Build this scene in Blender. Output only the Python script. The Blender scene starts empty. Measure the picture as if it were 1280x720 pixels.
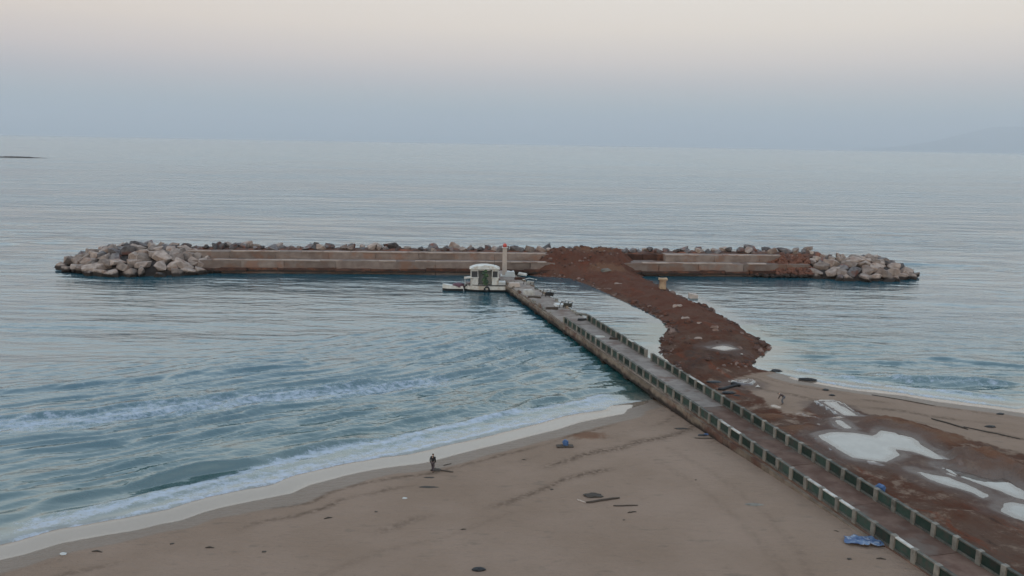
import bpy, bmesh, math, random
import numpy as np
from mathutils import Vector, Matrix, noise as mnoise
R = math.radians
S = bpy.context.scene
COL = S.collection
rnd = random.Random(11)

# ---------------------------------------------------------------- camera
PITCH, ROLL, CAM_H = R(9.844), R(1.029), 30.0
cam = bpy.data.cameras.new('camera')
cam.sensor_width = 36.0
cam.lens = 36.0 * 1040.0 / 1280.0
cam.clip_start, cam.clip_end = 0.5, 200000.0
cam_ob = bpy.data.objects.new('camera', cam)
COL.objects.link(cam_ob)
fw = Vector((0, math.cos(PITCH), -math.sin(PITCH)))
rt0, up0 = Vector((1, 0, 0)), Vector((0, math.sin(PITCH), math.cos(PITCH)))
rt = rt0 * math.cos(ROLL) + up0 * math.sin(ROLL)
up = up0 * math.cos(ROLL) - rt0 * math.sin(ROLL)
M = Matrix((rt, up, -fw)).transposed().to_4x4()
M.translation = (0, 0, CAM_H)
cam_ob.matrix_world = M
S.camera = cam_ob

# ---------------------------------------------------------------- sky: twilight opposite the sun
SUN_EL, SUN_AZ = R(8.0), R(205.0)          # low behind the camera, a little to the left
W = bpy.data.worlds.new('World')
S.world = W
W.use_nodes = True
nt = W.node_tree
nt.nodes.clear()
wo = nt.nodes.new('ShaderNodeOutputWorld')
add = nt.nodes.new('ShaderNodeAddShader')
b1 = nt.nodes.new('ShaderNodeBackground')
b2 = nt.nodes.new('ShaderNodeBackground')
sky = nt.nodes.new('ShaderNodeTexSky')
sky.sky_type = 'NISHITA'
sky.sun_disc = False
sky.sun_elevation = SUN_EL
sky.sun_rotation = SUN_AZ
sky.altitude = 30
sky.dust_density = 2.0
b1.inputs[1].default_value = 0.05
tc = nt.nodes.new('ShaderNodeTexCoord')
sep = nt.nodes.new('ShaderNodeSeparateXYZ')
ramp = nt.nodes.new('ShaderNodeValToRGB')
cr = ramp.color_ramp
stops = [(0.0, (.19, .25, .30)), (0.035, (.225, .275, .315)), (0.07, (.365, .285, .305)), (0.095, (.49, .355, .325)),
         (0.13, (.585, .435, .345)), (0.18, (.59, .475, .385)), (0.32, (.87, .935, .93)), (0.6, (.64, .78, .90)), (1.0, (.40, .51, .68))]
cr.elements[0].position, cr.elements[0].color = stops[0][0], (*stops[0][1], 1)
cr.elements[1].position, cr.elements[1].color = stops[-1][0], (*stops[-1][1], 1)
for p_, c_ in stops[1:-1]:
    e = cr.elements.new(p_)
    e.color = (*c_, 1)
nt.links.new(tc.outputs['Generated'], sep.inputs[0])
nt.links.new(sep.outputs['Z'], ramp.inputs[0])
nt.links.new(ramp.outputs[0], b2.inputs[0])
b2.inputs[1].default_value = 1.0
nt.links.new(sky.outputs[0], b1.inputs[0])
nt.links.new(b1.outputs[0], add.inputs[0])
nt.links.new(b2.outputs[0], add.inputs[1])
nt.links.new(add.outputs[0], wo.inputs[0])

sl = bpy.data.lights.new('sun', 'SUN')
sl.energy = 0.5
sl.angle = R(25)
sl.color = (1.0, .90, .82)
so = bpy.data.objects.new('sun', sl)
COL.objects.link(so)
sd_ = Vector((math.sin(SUN_AZ) * math.cos(SUN_EL), math.cos(SUN_AZ) * math.cos(SUN_EL), math.sin(SUN_EL)))
so.rotation_euler = sd_.to_track_quat('Z', 'Y').to_euler()
so.location = (0, -50, 60)
S.view_settings.view_transform = 'Standard'
S.view_settings.look = 'None'
S.view_settings.exposure = 0.40
S.view_settings.gamma = 1.0

# ---------------------------------------------------------------- terrain as a height function (metres)
def vnoise(x, y, seed=0):
    xi, yi = np.floor(x).astype(np.int64), np.floor(y).astype(np.int64)
    fx, fy = x - xi, y - yi
    fx, fy = fx * fx * (3 - 2 * fx), fy * fy * (3 - 2 * fy)
    def h(a, b):
        n = (a * 374761393 + b * 668265263 + seed * 974711) & 0x7fffffff
        n = ((n ^ (n >> 13)) * 1274126177) & 0x7fffffff
        return ((n ^ (n >> 16)) & 0xffff) / 65535.0
    a, b, c, d = h(xi, yi), h(xi + 1, yi), h(xi, yi + 1), h(xi + 1, yi + 1)
    return (a + (b - a) * fx + (c - a) * fy + (a - b - c + d) * fx * fy) * 2 - 1
def fbm(x, y, seed=0, oct=4):
    v, a, s = 0.0, 1.0, 0.0
    for o in range(oct):
        v = v + a * vnoise(x * 2 ** o + 17.3 * o, y * 2 ** o - 9.1 * o, seed + o)
        s += a
        a *= .5
    return v / s
def sstep(a, b, v):
    t = np.clip((v - a) / (b - a), 0, 1)
    return t * t * (3 - 2 * t)
def seg_dist(x, y, pts, closed):
    pts = np.array(pts, float)
    n = len(pts)
    d2 = np.full(x.shape, 1e12)
    for i in range(n if closed else n - 1):
        a, b = pts[i], pts[(i + 1) % n]
        e = b - a
        t = np.clip(((x - a[0]) * e[0] + (y - a[1]) * e[1]) / max(e @ e, 1e-9), 0, 1)
        d2 = np.minimum(d2, (x - a[0] - t * e[0]) ** 2 + (y - a[1] - t * e[1]) ** 2)
    return np.sqrt(d2)
def inside(x, y, pts):
    r = np.zeros(x.shape, bool)
    n = len(pts)
    for i in range(n):
        (x1, y1), (x2, y2) = pts[i], pts[(i + 1) % n]
        if y1 == y2:
            continue
        r ^= ((y1 > y) != (y2 > y)) & (x < (x2 - x1) * (y - y1) / (y2 - y1) + x1)
    return r
def sdist(x, y, pts):
    d = seg_dist(x, y, pts, True)
    return np.where(inside(x, y, pts), d, -d)

SHORE_LEFT = [(-320, -80), (-130, 0), (-62, 40)] + [(-36.38, 55.38), (-35.09, 56.32), (-33.48, 57.99), (-30.84, 59.45), (-28.87, 60.27), (-27.57, 61.28), (-26.11, 62.05), (-24.88, 63.56), (-23.53, 64.75), (-21.32, 66.19), (-18.92, 67.60), (-17.74, 69.53), (-14.75, 71.93), (-11.73, 73.70), (-8.29, 75.05), (-4.13, 78.18), (-0.29, 81.06), (4.53, 84.76), (7.47, 87.56), (12.89, 90.75), (13.49, 92.52), (15.30, 94.12), (18.00, 96.14), (20.27, 99.54)]
SPIT_LEFT = [(22.70, 110.09), (22.60, 114.32), (22.54, 118.40), (23.14, 123.83), (24.93, 130.41), (26.57, 135.82), (26.84, 140.24), (26.03, 146.95), (24.23, 154.22), (20.96, 164.72), (17.32, 177.74), (13.29, 187.64), (10.97, 188.53), (5.49, 189.66)]
SPIT_BACK = [(3.06, 220.80), (36.97, 225.31)]
SPIT_RIGHT = [(28.95, 192.35), (30.51, 186.72), (32.31, 174.29), (35.01, 162.61), (37.16, 154.64), (37.85, 145.19), (38.62, 137.42), (39.00, 129.28), (39.93, 125.61), (37.56, 120.91), (34.64, 116.04), (33.42, 112.90)]
SHORE_RIGHT = [(34.18, 111.27), (36.00, 108.96), (37.96, 105.77), (41.17, 103.41), (43.66, 101.66), (49.15, 99.95), (52.11, 97.52), (56.59, 95.59), (60.22, 93.70)] + [(120, 118), (340, 190), (600, 230)]
LAND = SHORE_LEFT + SPIT_LEFT + SPIT_BACK + SPIT_RIGHT + SHORE_RIGHT + [(600, -160), (-320, -160)]
SPIT = [(21.29, 104.93), (22.60, 114.32), (22.54, 118.40), (23.14, 123.83), (24.93, 130.41), (26.57, 135.82), (26.84, 140.24), (26.03, 146.95), (24.23, 154.22), (20.96, 164.72), (17.32, 177.74), (13.29, 187.64), (10.97, 188.53), (5.49, 189.66), (3.06, 220.80), (36.97, 225.31), (28.95, 192.35), (30.51, 186.72), (32.31, 174.29), (35.01, 162.61), (37.16, 154.64), (37.85, 145.19), (38.62, 137.42), (39.00, 129.28), (39.93, 125.61), (37.56, 120.91), (34.64, 116.04), (32.73, 112.43), (25.57, 106.34)]
BW0, BWU, BWN = np.array((-70.19, 185.60)), np.array((0.99736, 0.0727)), np.array((-0.0727, 0.99736))
FILL_U0, FILL_U1 = 76.66, 99.28
PUDDLES = [[(31.49, 81.29), (33.50, 82.35), (35.47, 82.31), (36.69, 81.80), (37.16, 81.35), (38.79, 83.29), (39.91, 82.54), (41.15, 81.32), (41.00, 78.79), (41.32, 76.65), (41.35, 74.88), (40.43, 75.56), (39.25, 77.27), (37.79, 77.67), (37.50, 76.04), (35.40, 74.37), (33.75, 74.73), (32.61, 75.19), (32.03, 77.15), (31.73, 79.54)],
           [(39.77, 73.34), (40.63, 72.99), (42.13, 71.74), (43.15, 70.57), (44.48, 70.83), (44.49, 69.15), (44.62, 67.62), (43.82, 65.65), (42.89, 66.56), (42.30, 68.03), (41.17, 69.52), (40.26, 70.73)],
           [(36.88, 72.24), (38.28, 71.37), (39.55, 70.88), (40.34, 69.14), (41.12, 66.72), (40.16, 66.34), (39.08, 68.48), (38.00, 69.38)],
           [(41.35, 65.54), (42.24, 65.58), (43.33, 64.85), (43.14, 63.48), (41.17, 61.95), (40.57, 62.64), (40.19, 63.81)],
           [(36.10, 93.10), (37.82, 93.20), (38.08, 89.97), (38.41, 88.03), (36.89, 88.22), (36.61, 90.75)],
           [(35.01, 86.49), (35.88, 86.27), (36.06, 83.72), (35.12, 83.67)],
           [(29.17, 118.98), (31.70, 120.65), (32.88, 118.77), (30.96, 117.67)],
           [(28.69, 101.95), (30.54, 102.43), (29.72, 101.30)]]
PUD_Z = [1.18, 1.2, 1.2, 1.22, 1.12, 1.15, .95, .9]
MOUNDS = [(*(40.20, 86.72), 3.6, 2.0, .75), (*(41.70, 83.95), 3.4, 2.2, .7), (*(43.64, 81.41), 4.0, 2.5, .45), (*(43.89, 74.96), 4.2, 2.4, 1.0), (*(45.21, 71.52), 4.0, 3.0, .8),
          (*(30.56, 83.89), 2.6, 1.6, .4), (*(28.96, 88.30), 2.0, 1.2, .35), (*(22.04, 189.92), 6, 3, .8), (*(18.18, 199.14), 8, 3, .5), (*(8.15, 82.45), 2.8, 1.5, .16),
          (*(29.92, 72.24), 3.0, 1.0, .35), (*(35.11, 61.78), 3.6, 1.3, .5), (*(28.03, 159.15), 3.0, 2.0, .4), (*(32.57, 144.09), 4.0, 2.5, .4)]
def film_width(x, y):
    return 2.4 * (1 - sstep(8, 20, x)) * (y < 110) + 1.1 * sstep(33, 37, x) * (1 - sstep(104, 110, y))
def hgt(x, y):
    x = np.asarray(x, float)
    y = np.asarray(y, float)
    wob = fbm(x * .35, y * .35, 3, 3) * .5
    sd = sdist(x, y, LAND) + wob * np.where(y > 100, 1.6, .7)
    sp = sdist(x, y, SPIT)
    w = sstep(-3, 4, sp)
    beach = 1.5 * (1 - np.exp(-np.maximum(sd, 0) * .062 / 1.5)) + .35 * sstep(10, 45, sd)
    steep = 1.25 * (1 - np.exp(-np.maximum(sd, 0) * .55))
    wfilm = film_width(x, y)
    z = np.where(sd < 0, np.where(sd > -wfilm, sd * .012, np.maximum((sd + wfilm) * .14 - wfilm * .012, -1.8)), beach * (1 - w) + steep * w)
    up = (x - BW0[0]) * BWU[0] + (y - BW0[1]) * BWU[1]
    nn = (x - BW0[0]) * BWN[0] + (y - BW0[1]) * BWN[1]
    wf = sstep(FILL_U0 - 5, FILL_U0 + 3, up) * (1 - sstep(FILL_U1 - 3, FILL_U1 + 5, up)) * sstep(-3, 4, nn)
    z = z + wf * 3.5 * (1 - sstep(12, 17, nn))
    for mx, my, rx, ry, mh in MOUNDS:
        q = ((x - mx) / rx) ** 2 + ((y - my) / ry) ** 2
        z = z + 1.25 * mh * np.exp(-q * 1.3) * (1 + .35 * fbm(x * 1.1, y * 1.1, 31, 3)) * (sd > 0)
    rough = .022 + .30 * w * sstep(0, 2, sd) + .20 * red_mask(x, y) + .55 * wf
    z = z + np.where(sd > -3, rough * fbm(x * .9, y * .9, 7, 5) * np.clip(sd + .05, 0, 1), 0)
    for poly, pz in zip(PUDDLES, PUD_Z):
        px_ = [p[0] for p in poly]
        py_ = [p[1] for p in poly]
        m = (x > min(px_) - 4) & (x < max(px_) + 4) & (y > min(py_) - 4) & (y < max(py_) + 4)
        if m.any():
            d = sdist(x[m], y[m], poly) + .28 * fbm(x[m] * .8, y[m] * .8, 5, 4)
            k = sstep(-1.6, -.1, d)
            tgt = pz + np.clip(-d * .22, -.12, .14)
            z[m] = z[m] * (1 - k) + tgt * k
    return z
RED = [(20.94, 105.63), (23.19, 110.70), (29.20, 112.86), (33.03, 111.39), (30.23, 106.25), (29.51, 101.67), (30.23, 97.21), (31.24, 89.87), (35.98, 94.33), (38.51, 93.55), (40.92, 90.42), (45.65, 86.28), (47.60, 81.89), (50.98, 77.33), (51.39, 64.12), (37.97, 45.88), (30.61, 45.66), (32.32, 52.68), (30.06, 61.79), (28.21, 70.55), (26.06, 80.07), (22.99, 95.13)]
def red_mask(x, y):
    a = sdist(x, y, RED)
    b = sdist(x, y, SPIT)
    n = 1.2 * fbm(x * .25, y * .25, 21, 4)
    return np.clip(np.maximum(sstep(-.8, 1.0, a + n), sstep(-5, -2.5, b)), 0, 1)

# ---------------------------------------------------------------- helpers
def tag(o, label=None, cat=None, group=None, kind=None):
    if label: o['label'] = label
    if cat: o['category'] = cat
    if group: o['group'] = group
    if kind: o['kind'] = kind
    return o
def link(name, me, parent=None):
    o = bpy.data.objects.new(name, me)
    COL.objects.link(o)
    if parent: o.parent = parent
    return o
def empty(name, loc=(0, 0, 0), rz=0.0):
    o = link(name, None)
    o.empty_display_size = .3
    o.location = loc
    o.rotation_euler = (0, 0, rz)
    return o
class MB:
    def __init__(s):
        s.v, s.f = [], []
    def box(s, c, d, rz=0.0, taper=1.0, tilt=None):
        k = len(s.v)
        m = Matrix.Rotation(rz, 3, 'Z')
        if tilt: m = m @ Matrix.Rotation(tilt[0], 3, 'X') @ Matrix.Rotation(tilt[1], 3, 'Y')
        for sz in (-1, 1):
            q = taper if sz > 0 else 1
            for sx, sy in ((-1, -1), (1, -1), (1, 1), (-1, 1)):
                p = m @ Vector((sx * d[0] / 2 * q, sy * d[1] / 2 * q, sz * d[2] / 2))
                s.v.append((c[0] + p.x, c[1] + p.y, c[2] + p.z))
        for f in ((0, 3, 2, 1), (4, 5, 6, 7), (0, 1, 5, 4), (1, 2, 6, 5), (2, 3, 7, 6), (3, 0, 4, 7)):
            s.f.append([k + i for i in f])
        return s
    def tube(s, pts, rad, n=8):
        k = len(s.v)
        pts = [Vector(p) for p in pts]
        rs = rad if isinstance(rad, (list, tuple)) else [rad] * len(pts)
        for i, p in enumerate(pts):
            d = (pts[min(i + 1, len(pts) - 1)] - pts[max(i - 1, 0)]).normalized()
            a = d.cross(Vector((0, 0, 1)) if abs(d.z) < .9 else Vector((1, 0, 0))).normalized()
            b = d.cross(a)
            for j in range(n):
                t = 2 * math.pi * j / n
                q = p + (a * math.cos(t) + b * math.sin(t)) * rs[i]
                s.v.append(tuple(q))
        for i in range(len(pts) - 1):
            for j in range(n):
                s.f.append([k + i * n + j, k + i * n + (j + 1) % n, k + (i + 1) * n + (j + 1) % n, k + (i + 1) * n + j])
        s.f.append([k + j for j in range(n)][::-1])
        s.f.append([k + (len(pts) - 1) * n + j for j in range(n)])
        return s
    def prism(s, poly, z0, z1):
        k, n = len(s.v), len(poly)
        s.v += [(x, y, z0) for x, y in poly] + [(x, y, z1) for x, y in poly]
        s.f += [[k + i for i in range(n)][::-1], [k + n + i for i in range(n)]]
        s.f += [[k + i, k + (i + 1) % n, k + n + (i + 1) % n, k + n + i] for i in range(n)]
        return s
    def mesh(s, name, mat=None, smooth=False):
        me = bpy.data.meshes.new(name)
        me.from_pydata(s.v, [], s.f)
        bm = bmesh.new()
        bm.from_mesh(me)
        bmesh.ops.recalc_face_normals(bm, faces=bm.faces)
        bm.to_mesh(me)
        bm.free()
        if mat: me.materials.append(mat)
        if smooth:
            for p in me.polygons: p.use_smooth = True
        return me
    def build(s, name, mat, parent=None, smooth=False):
        return link(name, s.mesh(name, mat, smooth), parent)
def bevel(me, w, seg=1):
    bm = bmesh.new()
    bm.from_mesh(me)
    bmesh.ops.bevel(bm, geom=bm.edges[:], offset=w, segments=seg, affect='EDGES', clamp_overlap=True)
    bm.to_mesh(me)
    bm.free()
    return me
def roughen(me, amp, scale, cuts=0, seed=0):
    bm = bmesh.new()
    bm.from_mesh(me)
    if cuts: bmesh.ops.subdivide_edges(bm, edges=bm.edges[:], cuts=cuts, use_grid_fill=True)
    for v in bm.verts:
        v.co += mnoise.noise_vector(v.co * scale + Vector((seed * 7.7, seed * 3.1, 0))) * amp
    bm.to_mesh(me)
    bm.free()
    return me
def grid_mesh(name, X, Y, Z, mat, attrs=None):
    ny, nx = Z.shape
    me = bpy.data.meshes.new(name)
    co = np.stack([X, Y, Z], -1).reshape(-1, 3).astype(np.float32)
    i = np.arange(ny * nx).reshape(ny, nx)
    q = np.stack([i[:-1, :-1], i[:-1, 1:], i[1:, 1:], i[1:, :-1]], -1).reshape(-1, 4).astype(np.int32)
    me.vertices.add(len(co))
    me.vertices.foreach_set('co', co.ravel())
    me.loops.add(q.size)
    me.loops.foreach_set('vertex_index', q.ravel())
    me.polygons.add(len(q))
    me.polygons.foreach_set('loop_start', np.arange(0, q.size, 4, dtype=np.int32))
    me.polygons.foreach_set('use_smooth', np.ones(len(q), bool))
    me.update(calc_edges=True)
    for k, a in (attrs or {}).items():
        at = me.attributes.new(k, 'FLOAT', 'POINT')
        at.data.foreach_set('value', a.astype(np.float32).ravel())
    me.materials.append(mat)
    return me
def axis(lo, hi, step, far_lo, far_hi, grow):
    c = list(np.arange(lo, hi + 1e-6, step))
    s, v = step, hi
    while v < far_hi:
        s *= grow
        v += s
        c.append(v)
    s, v = step, lo
    while v > far_lo:
        s *= grow
        v -= s
        c.insert(0, v)
    return np.array(c)
def gz(x, y):
    return float(hgt(np.array([x]), np.array([y]))[0])

# ---------------------------------------------------------------- materials
class NT:
    def __init__(s, name):
        s.m = bpy.data.materials.new(name)
        s.m.use_nodes = True
        s.t = s.m.node_tree
        s.b = s.t.nodes['Principled BSDF']
        s.out = s.t.nodes['Material Output']
    def n(s, typ, **kw):
        o = s.t.nodes.new(typ)
        for k, v in kw.items(): setattr(o, k, v)
        return o
    def l(s, a, b): s.t.links.new(a, b)
    def pos(s):
        return s.n('ShaderNodeNewGeometry').outputs['Position']
    def obj(s):
        return s.n('ShaderNodeTexCoord').outputs['Object']
    def noise(s, vec, scale, detail=4, rough=.55, stretch=None):
        if stretch:
            mp = s.n('ShaderNodeMapping')
            mp.inputs['Scale'].default_value = stretch
            s.l(vec, mp.inputs[0])
            vec = mp.outputs[0]
        o = s.n('ShaderNodeTexNoise')
        o.inputs['Scale'].default_value = scale
        o.inputs['Detail'].default_value = detail
        o.inputs['Roughness'].default_value = rough
        s.l(vec, o.inputs['Vector'])
        return o.outputs[0]
    def rng(s, v, a, b, c=0.0, d=1.0):
        o = s.n('ShaderNodeMapRange')
        o.interpolation_type = 'SMOOTHSTEP'
        for i, q in enumerate((a, b, c, d)): o.inputs[i + 1].default_value = q
        s.l(v, o.inputs[0])
        return o.outputs[0]
    def mix(s, f, a, b):
        o = s.n('ShaderNodeMix', data_type='RGBA')
        for sock, v in ((o.inputs[0], f), (o.inputs[6], a), (o.inputs[7], b)):
            if isinstance(v, (float, int)): sock.default_value = v
            elif isinstance(v, tuple): sock.default_value = (*v, 1)
            else: s.l(v, sock)
        return o.outputs[2]
    def math(s, op, a, b=None):
        o = s.n('ShaderNodeMath', operation=op)
        for sock, v in ((o.inputs[0], a), (o.inputs[1], b)):
            if v is None: continue
            if isinstance(v, (float, int)): sock.default_value = v
            else: s.l(v, sock)
        return o.outputs[0]
    def attr(s, k):
        return s.n('ShaderNodeAttribute', attribute_name=k).outputs['Fac']
    def bump(s, h, strength, dist, prev=None):
        o = s.n('ShaderNodeBump')
        if isinstance(dist, (float, int)): o.inputs['Distance'].default_value = dist
        else: s.l(dist, o.inputs['Distance'])
        if isinstance(strength, (float, int)): o.inputs['Strength'].default_value = strength
        else: s.l(strength, o.inputs['Strength'])
        s.l(h, o.inputs['Height'])
        if prev is not None: s.l(prev, o.inputs['Normal'])
        return o.outputs[0]
    def set(s, **kw):
        for k, v in kw.items():
            sock = s.b.inputs[k]
            if isinstance(v, (float, int)): sock.default_value = v
            elif isinstance(v, tuple): sock.default_value = (*v, 1)
            else: s.l(v, sock)
        return s.m
def simple(name, c1, c2, scale=1.2, rough=.85, c3=None, bumpd=.03, wet=False, var=.25, world=False):
    m = NT(name)
    v = m.pos()
    a = m.rng(m.noise(v, scale, 6), .32, .68)
    col = m.mix(a, c1, c2)
    if c3:
        col = m.mix(m.rng(m.noise(v, scale * .45, 5, .6), .5, .66), col, c3)
    inf = m.n('ShaderNodeObjectInfo').outputs['Random']
    hsv = m.n('ShaderNodeHueSaturation')
    m.l(m.rng(inf, 0, 1, 1 - var, 1 + var), hsv.inputs['Value'])
    m.l(col, hsv.inputs['Color'])
    col = hsv.outputs[0]
    if wet:   # tide mark: weed and damp on the lowest half metre
        sx = m.n('ShaderNodeSeparateXYZ')
        m.l(v, sx.inputs[0])
        hz = m.math('ADD', sx.outputs[2], m.math('MULTIPLY', m.noise(v, .7, 4), -1.1))
        col = m.mix(m.rng(hz, .05, .55, 1, 0), col, (.035, .028, .024))
    return m.set(**{'Base Color': col, 'Roughness': rough, 'Specular IOR Level': .12, 'Normal': m.bump(m.noise(v, scale * 5, 6, .65), .7, bumpd)})
def plain(name, c, rough=.6, **kw):
    m = NT(name)
    v = m.obj()
    col = m.mix(m.noise(v, 2.5, 5), tuple(q * .8 for q in c), tuple(min(1, q * 1.15) for q in c))
    return m.set(**{'Base Color': col, 'Roughness': rough, 'Normal': m.bump(m.noise(v, 9, 4), .25, .02)}, **kw)

MAT = {}
MAT['rock_pale'] = simple('rock_pale', (.325, .262, .225), (.205, .162, .138), 1.1, .9, (.22, .155, .125), .06, True, .3)
MAT['rock_dark'] = simple('rock_dark', (.16, .145, .14), (.085, .075, .075), 1.2, .9, (.14, .07, .055), .06, True, .35)
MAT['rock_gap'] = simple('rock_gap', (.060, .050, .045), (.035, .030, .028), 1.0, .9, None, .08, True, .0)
MAT['concrete_wall'] = simple('concrete_wall', (.215, .170, .145), (.155, .118, .100), .55, .9, (.19, .115, .085), .03, False, .16)
MAT['concrete_lit_pale'] = simple('concrete_lit_pale', (.36, .29, .245), (.28, .215, .18), .6, .9, (.22, .14, .11), .03, False, .12)  # pale loose slabs, and the sky-lit brightness of the wall ledges as colour
MAT['footing'] = simple('footing', (.085, .042, .030), (.048, .027, .021), .8, .8, (.14, .062, .038), .06, True, .25)
MAT['deck'] = simple('deck', (.27, .23, .20), (.20, .165, .142), .7, .9, (.16, .11, .09), .02, False, .10)
MAT['deck_earth'] = simple('deck_earth', (.165, .105, .080), (.105, .060, .045), .6, .9, (.15, .115, .095), .05, False, .12)
MAT['post'] = simple('post', (.225, .205, .175), (.155, .140, .120), 1.6, .9, (.11, .10, .085), .02, False, .16)
MAT['panel'] = simple('panel', (.027, .046, .037), (.040, .058, .047), 2.0, .8, (.05, .05, .042), .02, False, .35)
MAT['coping'] = simple('coping', (.105, .105, .092), (.075, .076, .066), 1.8, .9, (.13, .115, .095), .02, False, .2)
MAT['coping_pale'] = simple('coping_pale', (.46, .44, .40), (.32, .30, .27), 1.8, .9, None, .02, False, .12)
MAT['girder'] = simple('girder', (.21, .165, .125), (.135, .105, .08), .9, .9, (.11, .06, .045), .03, True, .15)
MAT['pile'] = simple('pile', (.10, .08, .065), (.06, .05, .042), 1.2, .9, None, .03, True, .15)
MAT['white'] = simple('white', (.56, .55, .51), (.44, .42, .38), 1.3, .6, (.36, .30, .24), .01, False, .08)
MAT['grey_white'] = plain('grey_white', (.45, .45, .43), .6)
MAT['dark'] = plain('dark', (.03, .03, .032), .6)
MAT['black'] = plain('black', (.012, .012, .013), .6)
MAT['purple'] = plain('purple', (.10, .045, .06), .7)
MAT['green'] = plain('green', (.05, .09, .04), .8)
MAT['green_dark'] = plain('green_dark', (.03, .055, .035), .8)
MAT['beige'] = plain('beige', (.40, .33, .28), .85)
MAT['redlamp'] = plain('redlamp', (.45, .06, .04), .4)
MAT['yellow_stone'] = simple('yellow_stone', (.42, .31, .20), (.30, .20, .13), 1.2, .9, (.20, .12, .08), .03, False, .1)
MAT['driftwood'] = plain('driftwood', (.055, .040, .030), .9)
MAT['weed'] = plain('weed', (.045, .035, .027), .9)
MAT['blue'] = plain('blue', (.045, .10, .22), .6)
MAT['skin'] = plain('skin', (.33, .2, .14), .6)
MAT['cloth_black'] = plain('cloth_black', (.013, .012, .013), .9)
MAT['cloth_grey'] = plain('cloth_grey', (.12, .12, .13), .9)
MAT['cloth_plum'] = plain('cloth_plum', (.06, .045, .05), .9)
MAT['cloth_brown'] = plain('cloth_brown', (.06, .04, .035), .9)
MAT['hair'] = plain('hair', (.015, .012, .01), .7)

def mat_ground():
    m = NT('sand')
    v = m.pos()
    big = m.noise(v, .10, 5, .6)
    mid = m.noise(v, .5, 5, .6, (1, 2.2, 1))
    fine = m.noise(v, 3.0, 6, .7)
    sand = m.mix(m.rng(big, .3, .7), (.264, .190, .144), (.224, .158, .116))
    sand = m.mix(m.rng(mid, .58, .74, 0, .45), sand, (.14, .112, .088))
    sand = m.mix(m.rng(fine, .6, .8, 0, .5), sand, (.12, .095, .075))
    rot = m.n('ShaderNodeMapping')
    rot.inputs['Rotation'].default_value = (0, 0, R(-14.4))
    m.l(v, rot.inputs[0])
    rv = rot.outputs[0]
    red = m.mix(m.rng(m.noise(v, .22, 6, .65), .36, .64), (.088, .038, .024), (.110, .068, .050))
    red = m.mix(m.rng(m.noise(rv, .6, 6, .7, (1, .16, 1)), .53, .66, 0, .85), red, (.150, .050, .028))
    red = m.mix(m.rng(m.noise(rv, 1.3, 6, .7, (1, .25, 1)), .55, .72, 0, .8), red, (.040, .027, .022))
    red = m.mix(m.rng(m.noise(rv, 1.1, 5, .7, (1, .14, 1)), .62, .72, 0, .55), red, (.19, .135, .115))
    red = m.mix(m.attr('fresh'), red, m.mix(.5, m.mix(m.noise(v, .8, 6, .7), (.07, .030, .022), (.165, .066, .045)), red))
    rf = m.math('ADD', m.attr('red'), m.math('MULTIPLY', m.math('SUBTRACT', m.noise(v, .45, 6, .68), .5), 1.5))
    col = m.mix(m.rng(rf, .35, .65), sand, red)
    hot = m.math('ADD', m.attr('rust'), m.math('MULTIPLY', m.math('SUBTRACT', m.noise(v, .9, 5, .65), .5), 1.0))
    col = m.mix(m.rng(hot, .4, .8, 0, .85), col, m.mix(mid, (.150, .062, .036), (.155, .100, .066)))
    drk = m.math('ADD', m.attr('dark'), m.math('MULTIPLY', m.math('SUBTRACT', m.noise(v, .8, 5, .65), .5), .9))
    col = m.mix(m.rng(drk, .35, .8, 0, .9), col, (.050, .038, .034))
    wet = m.math('ADD', m.attr('wet'), m.math('MULTIPLY', m.math('SUBTRACT', m.noise(v, .35, 4), .5), .5))
    wf = m.rng(wet, .30, .62)
    col = m.mix(wf, col, m.mix(.55, col, (.130, .100, .074)))
    mud = m.math('ADD', m.attr('mud'), m.math('MULTIPLY', m.math('SUBTRACT', m.noise(v, .8, 5, .65), .5), .8))
    col = m.mix(m.rng(mud, .4, .95, 0, .65), col, (.125, .093, .080))
    col = m.mix(m.math('MULTIPLY', m.attr('wrack'), m.rng(m.noise(v, 2.0, 5, .7), .35, .6)), col, (.085, .058, .042))
    film = m.math('ADD', m.attr('film'), m.math('MULTIPLY', m.math('SUBTRACT', m.noise(v, .5, 3), .5), .25))
    ff = m.rng(film, .42, .56)
    rg = m.math('MULTIPLY', m.math('SUBTRACT', 1.0, wf), .45)
    rg = m.math('ADD', rg, .45)
    rg = m.math('ADD', m.math('MULTIPLY', rg, m.math('SUBTRACT', 1.0, ff)), m.math('MULTIPLY', ff, .06))
    bs = m.math('MULTIPLY', m.math('SUBTRACT', 1.0, ff), .9)
    nb = m.bump(m.noise(v, 2.2, 8, .7), bs, m.math('ADD', .12, m.math('MULTIPLY', m.attr('red'), .22)))
    nb = m.bump(m.noise(v, .7, 5, .6, (1, 2.5, 1)), bs, .25, nb)
    m.set(**{'Base Color': col, 'Roughness': rg, 'Normal': nb, 'Specular IOR Level': m.math('ADD', .03, m.math('MULTIPLY', wf, .28)), 'IOR': 1.5})
    m.l(m.math('MULTIPLY', ff, .55), m.b.inputs['Coat Weight'])
    m.b.inputs['Coat Roughness'].default_value = .03
    m.b.inputs['Coat IOR'].default_value = 1.42
    return m.m
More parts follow.
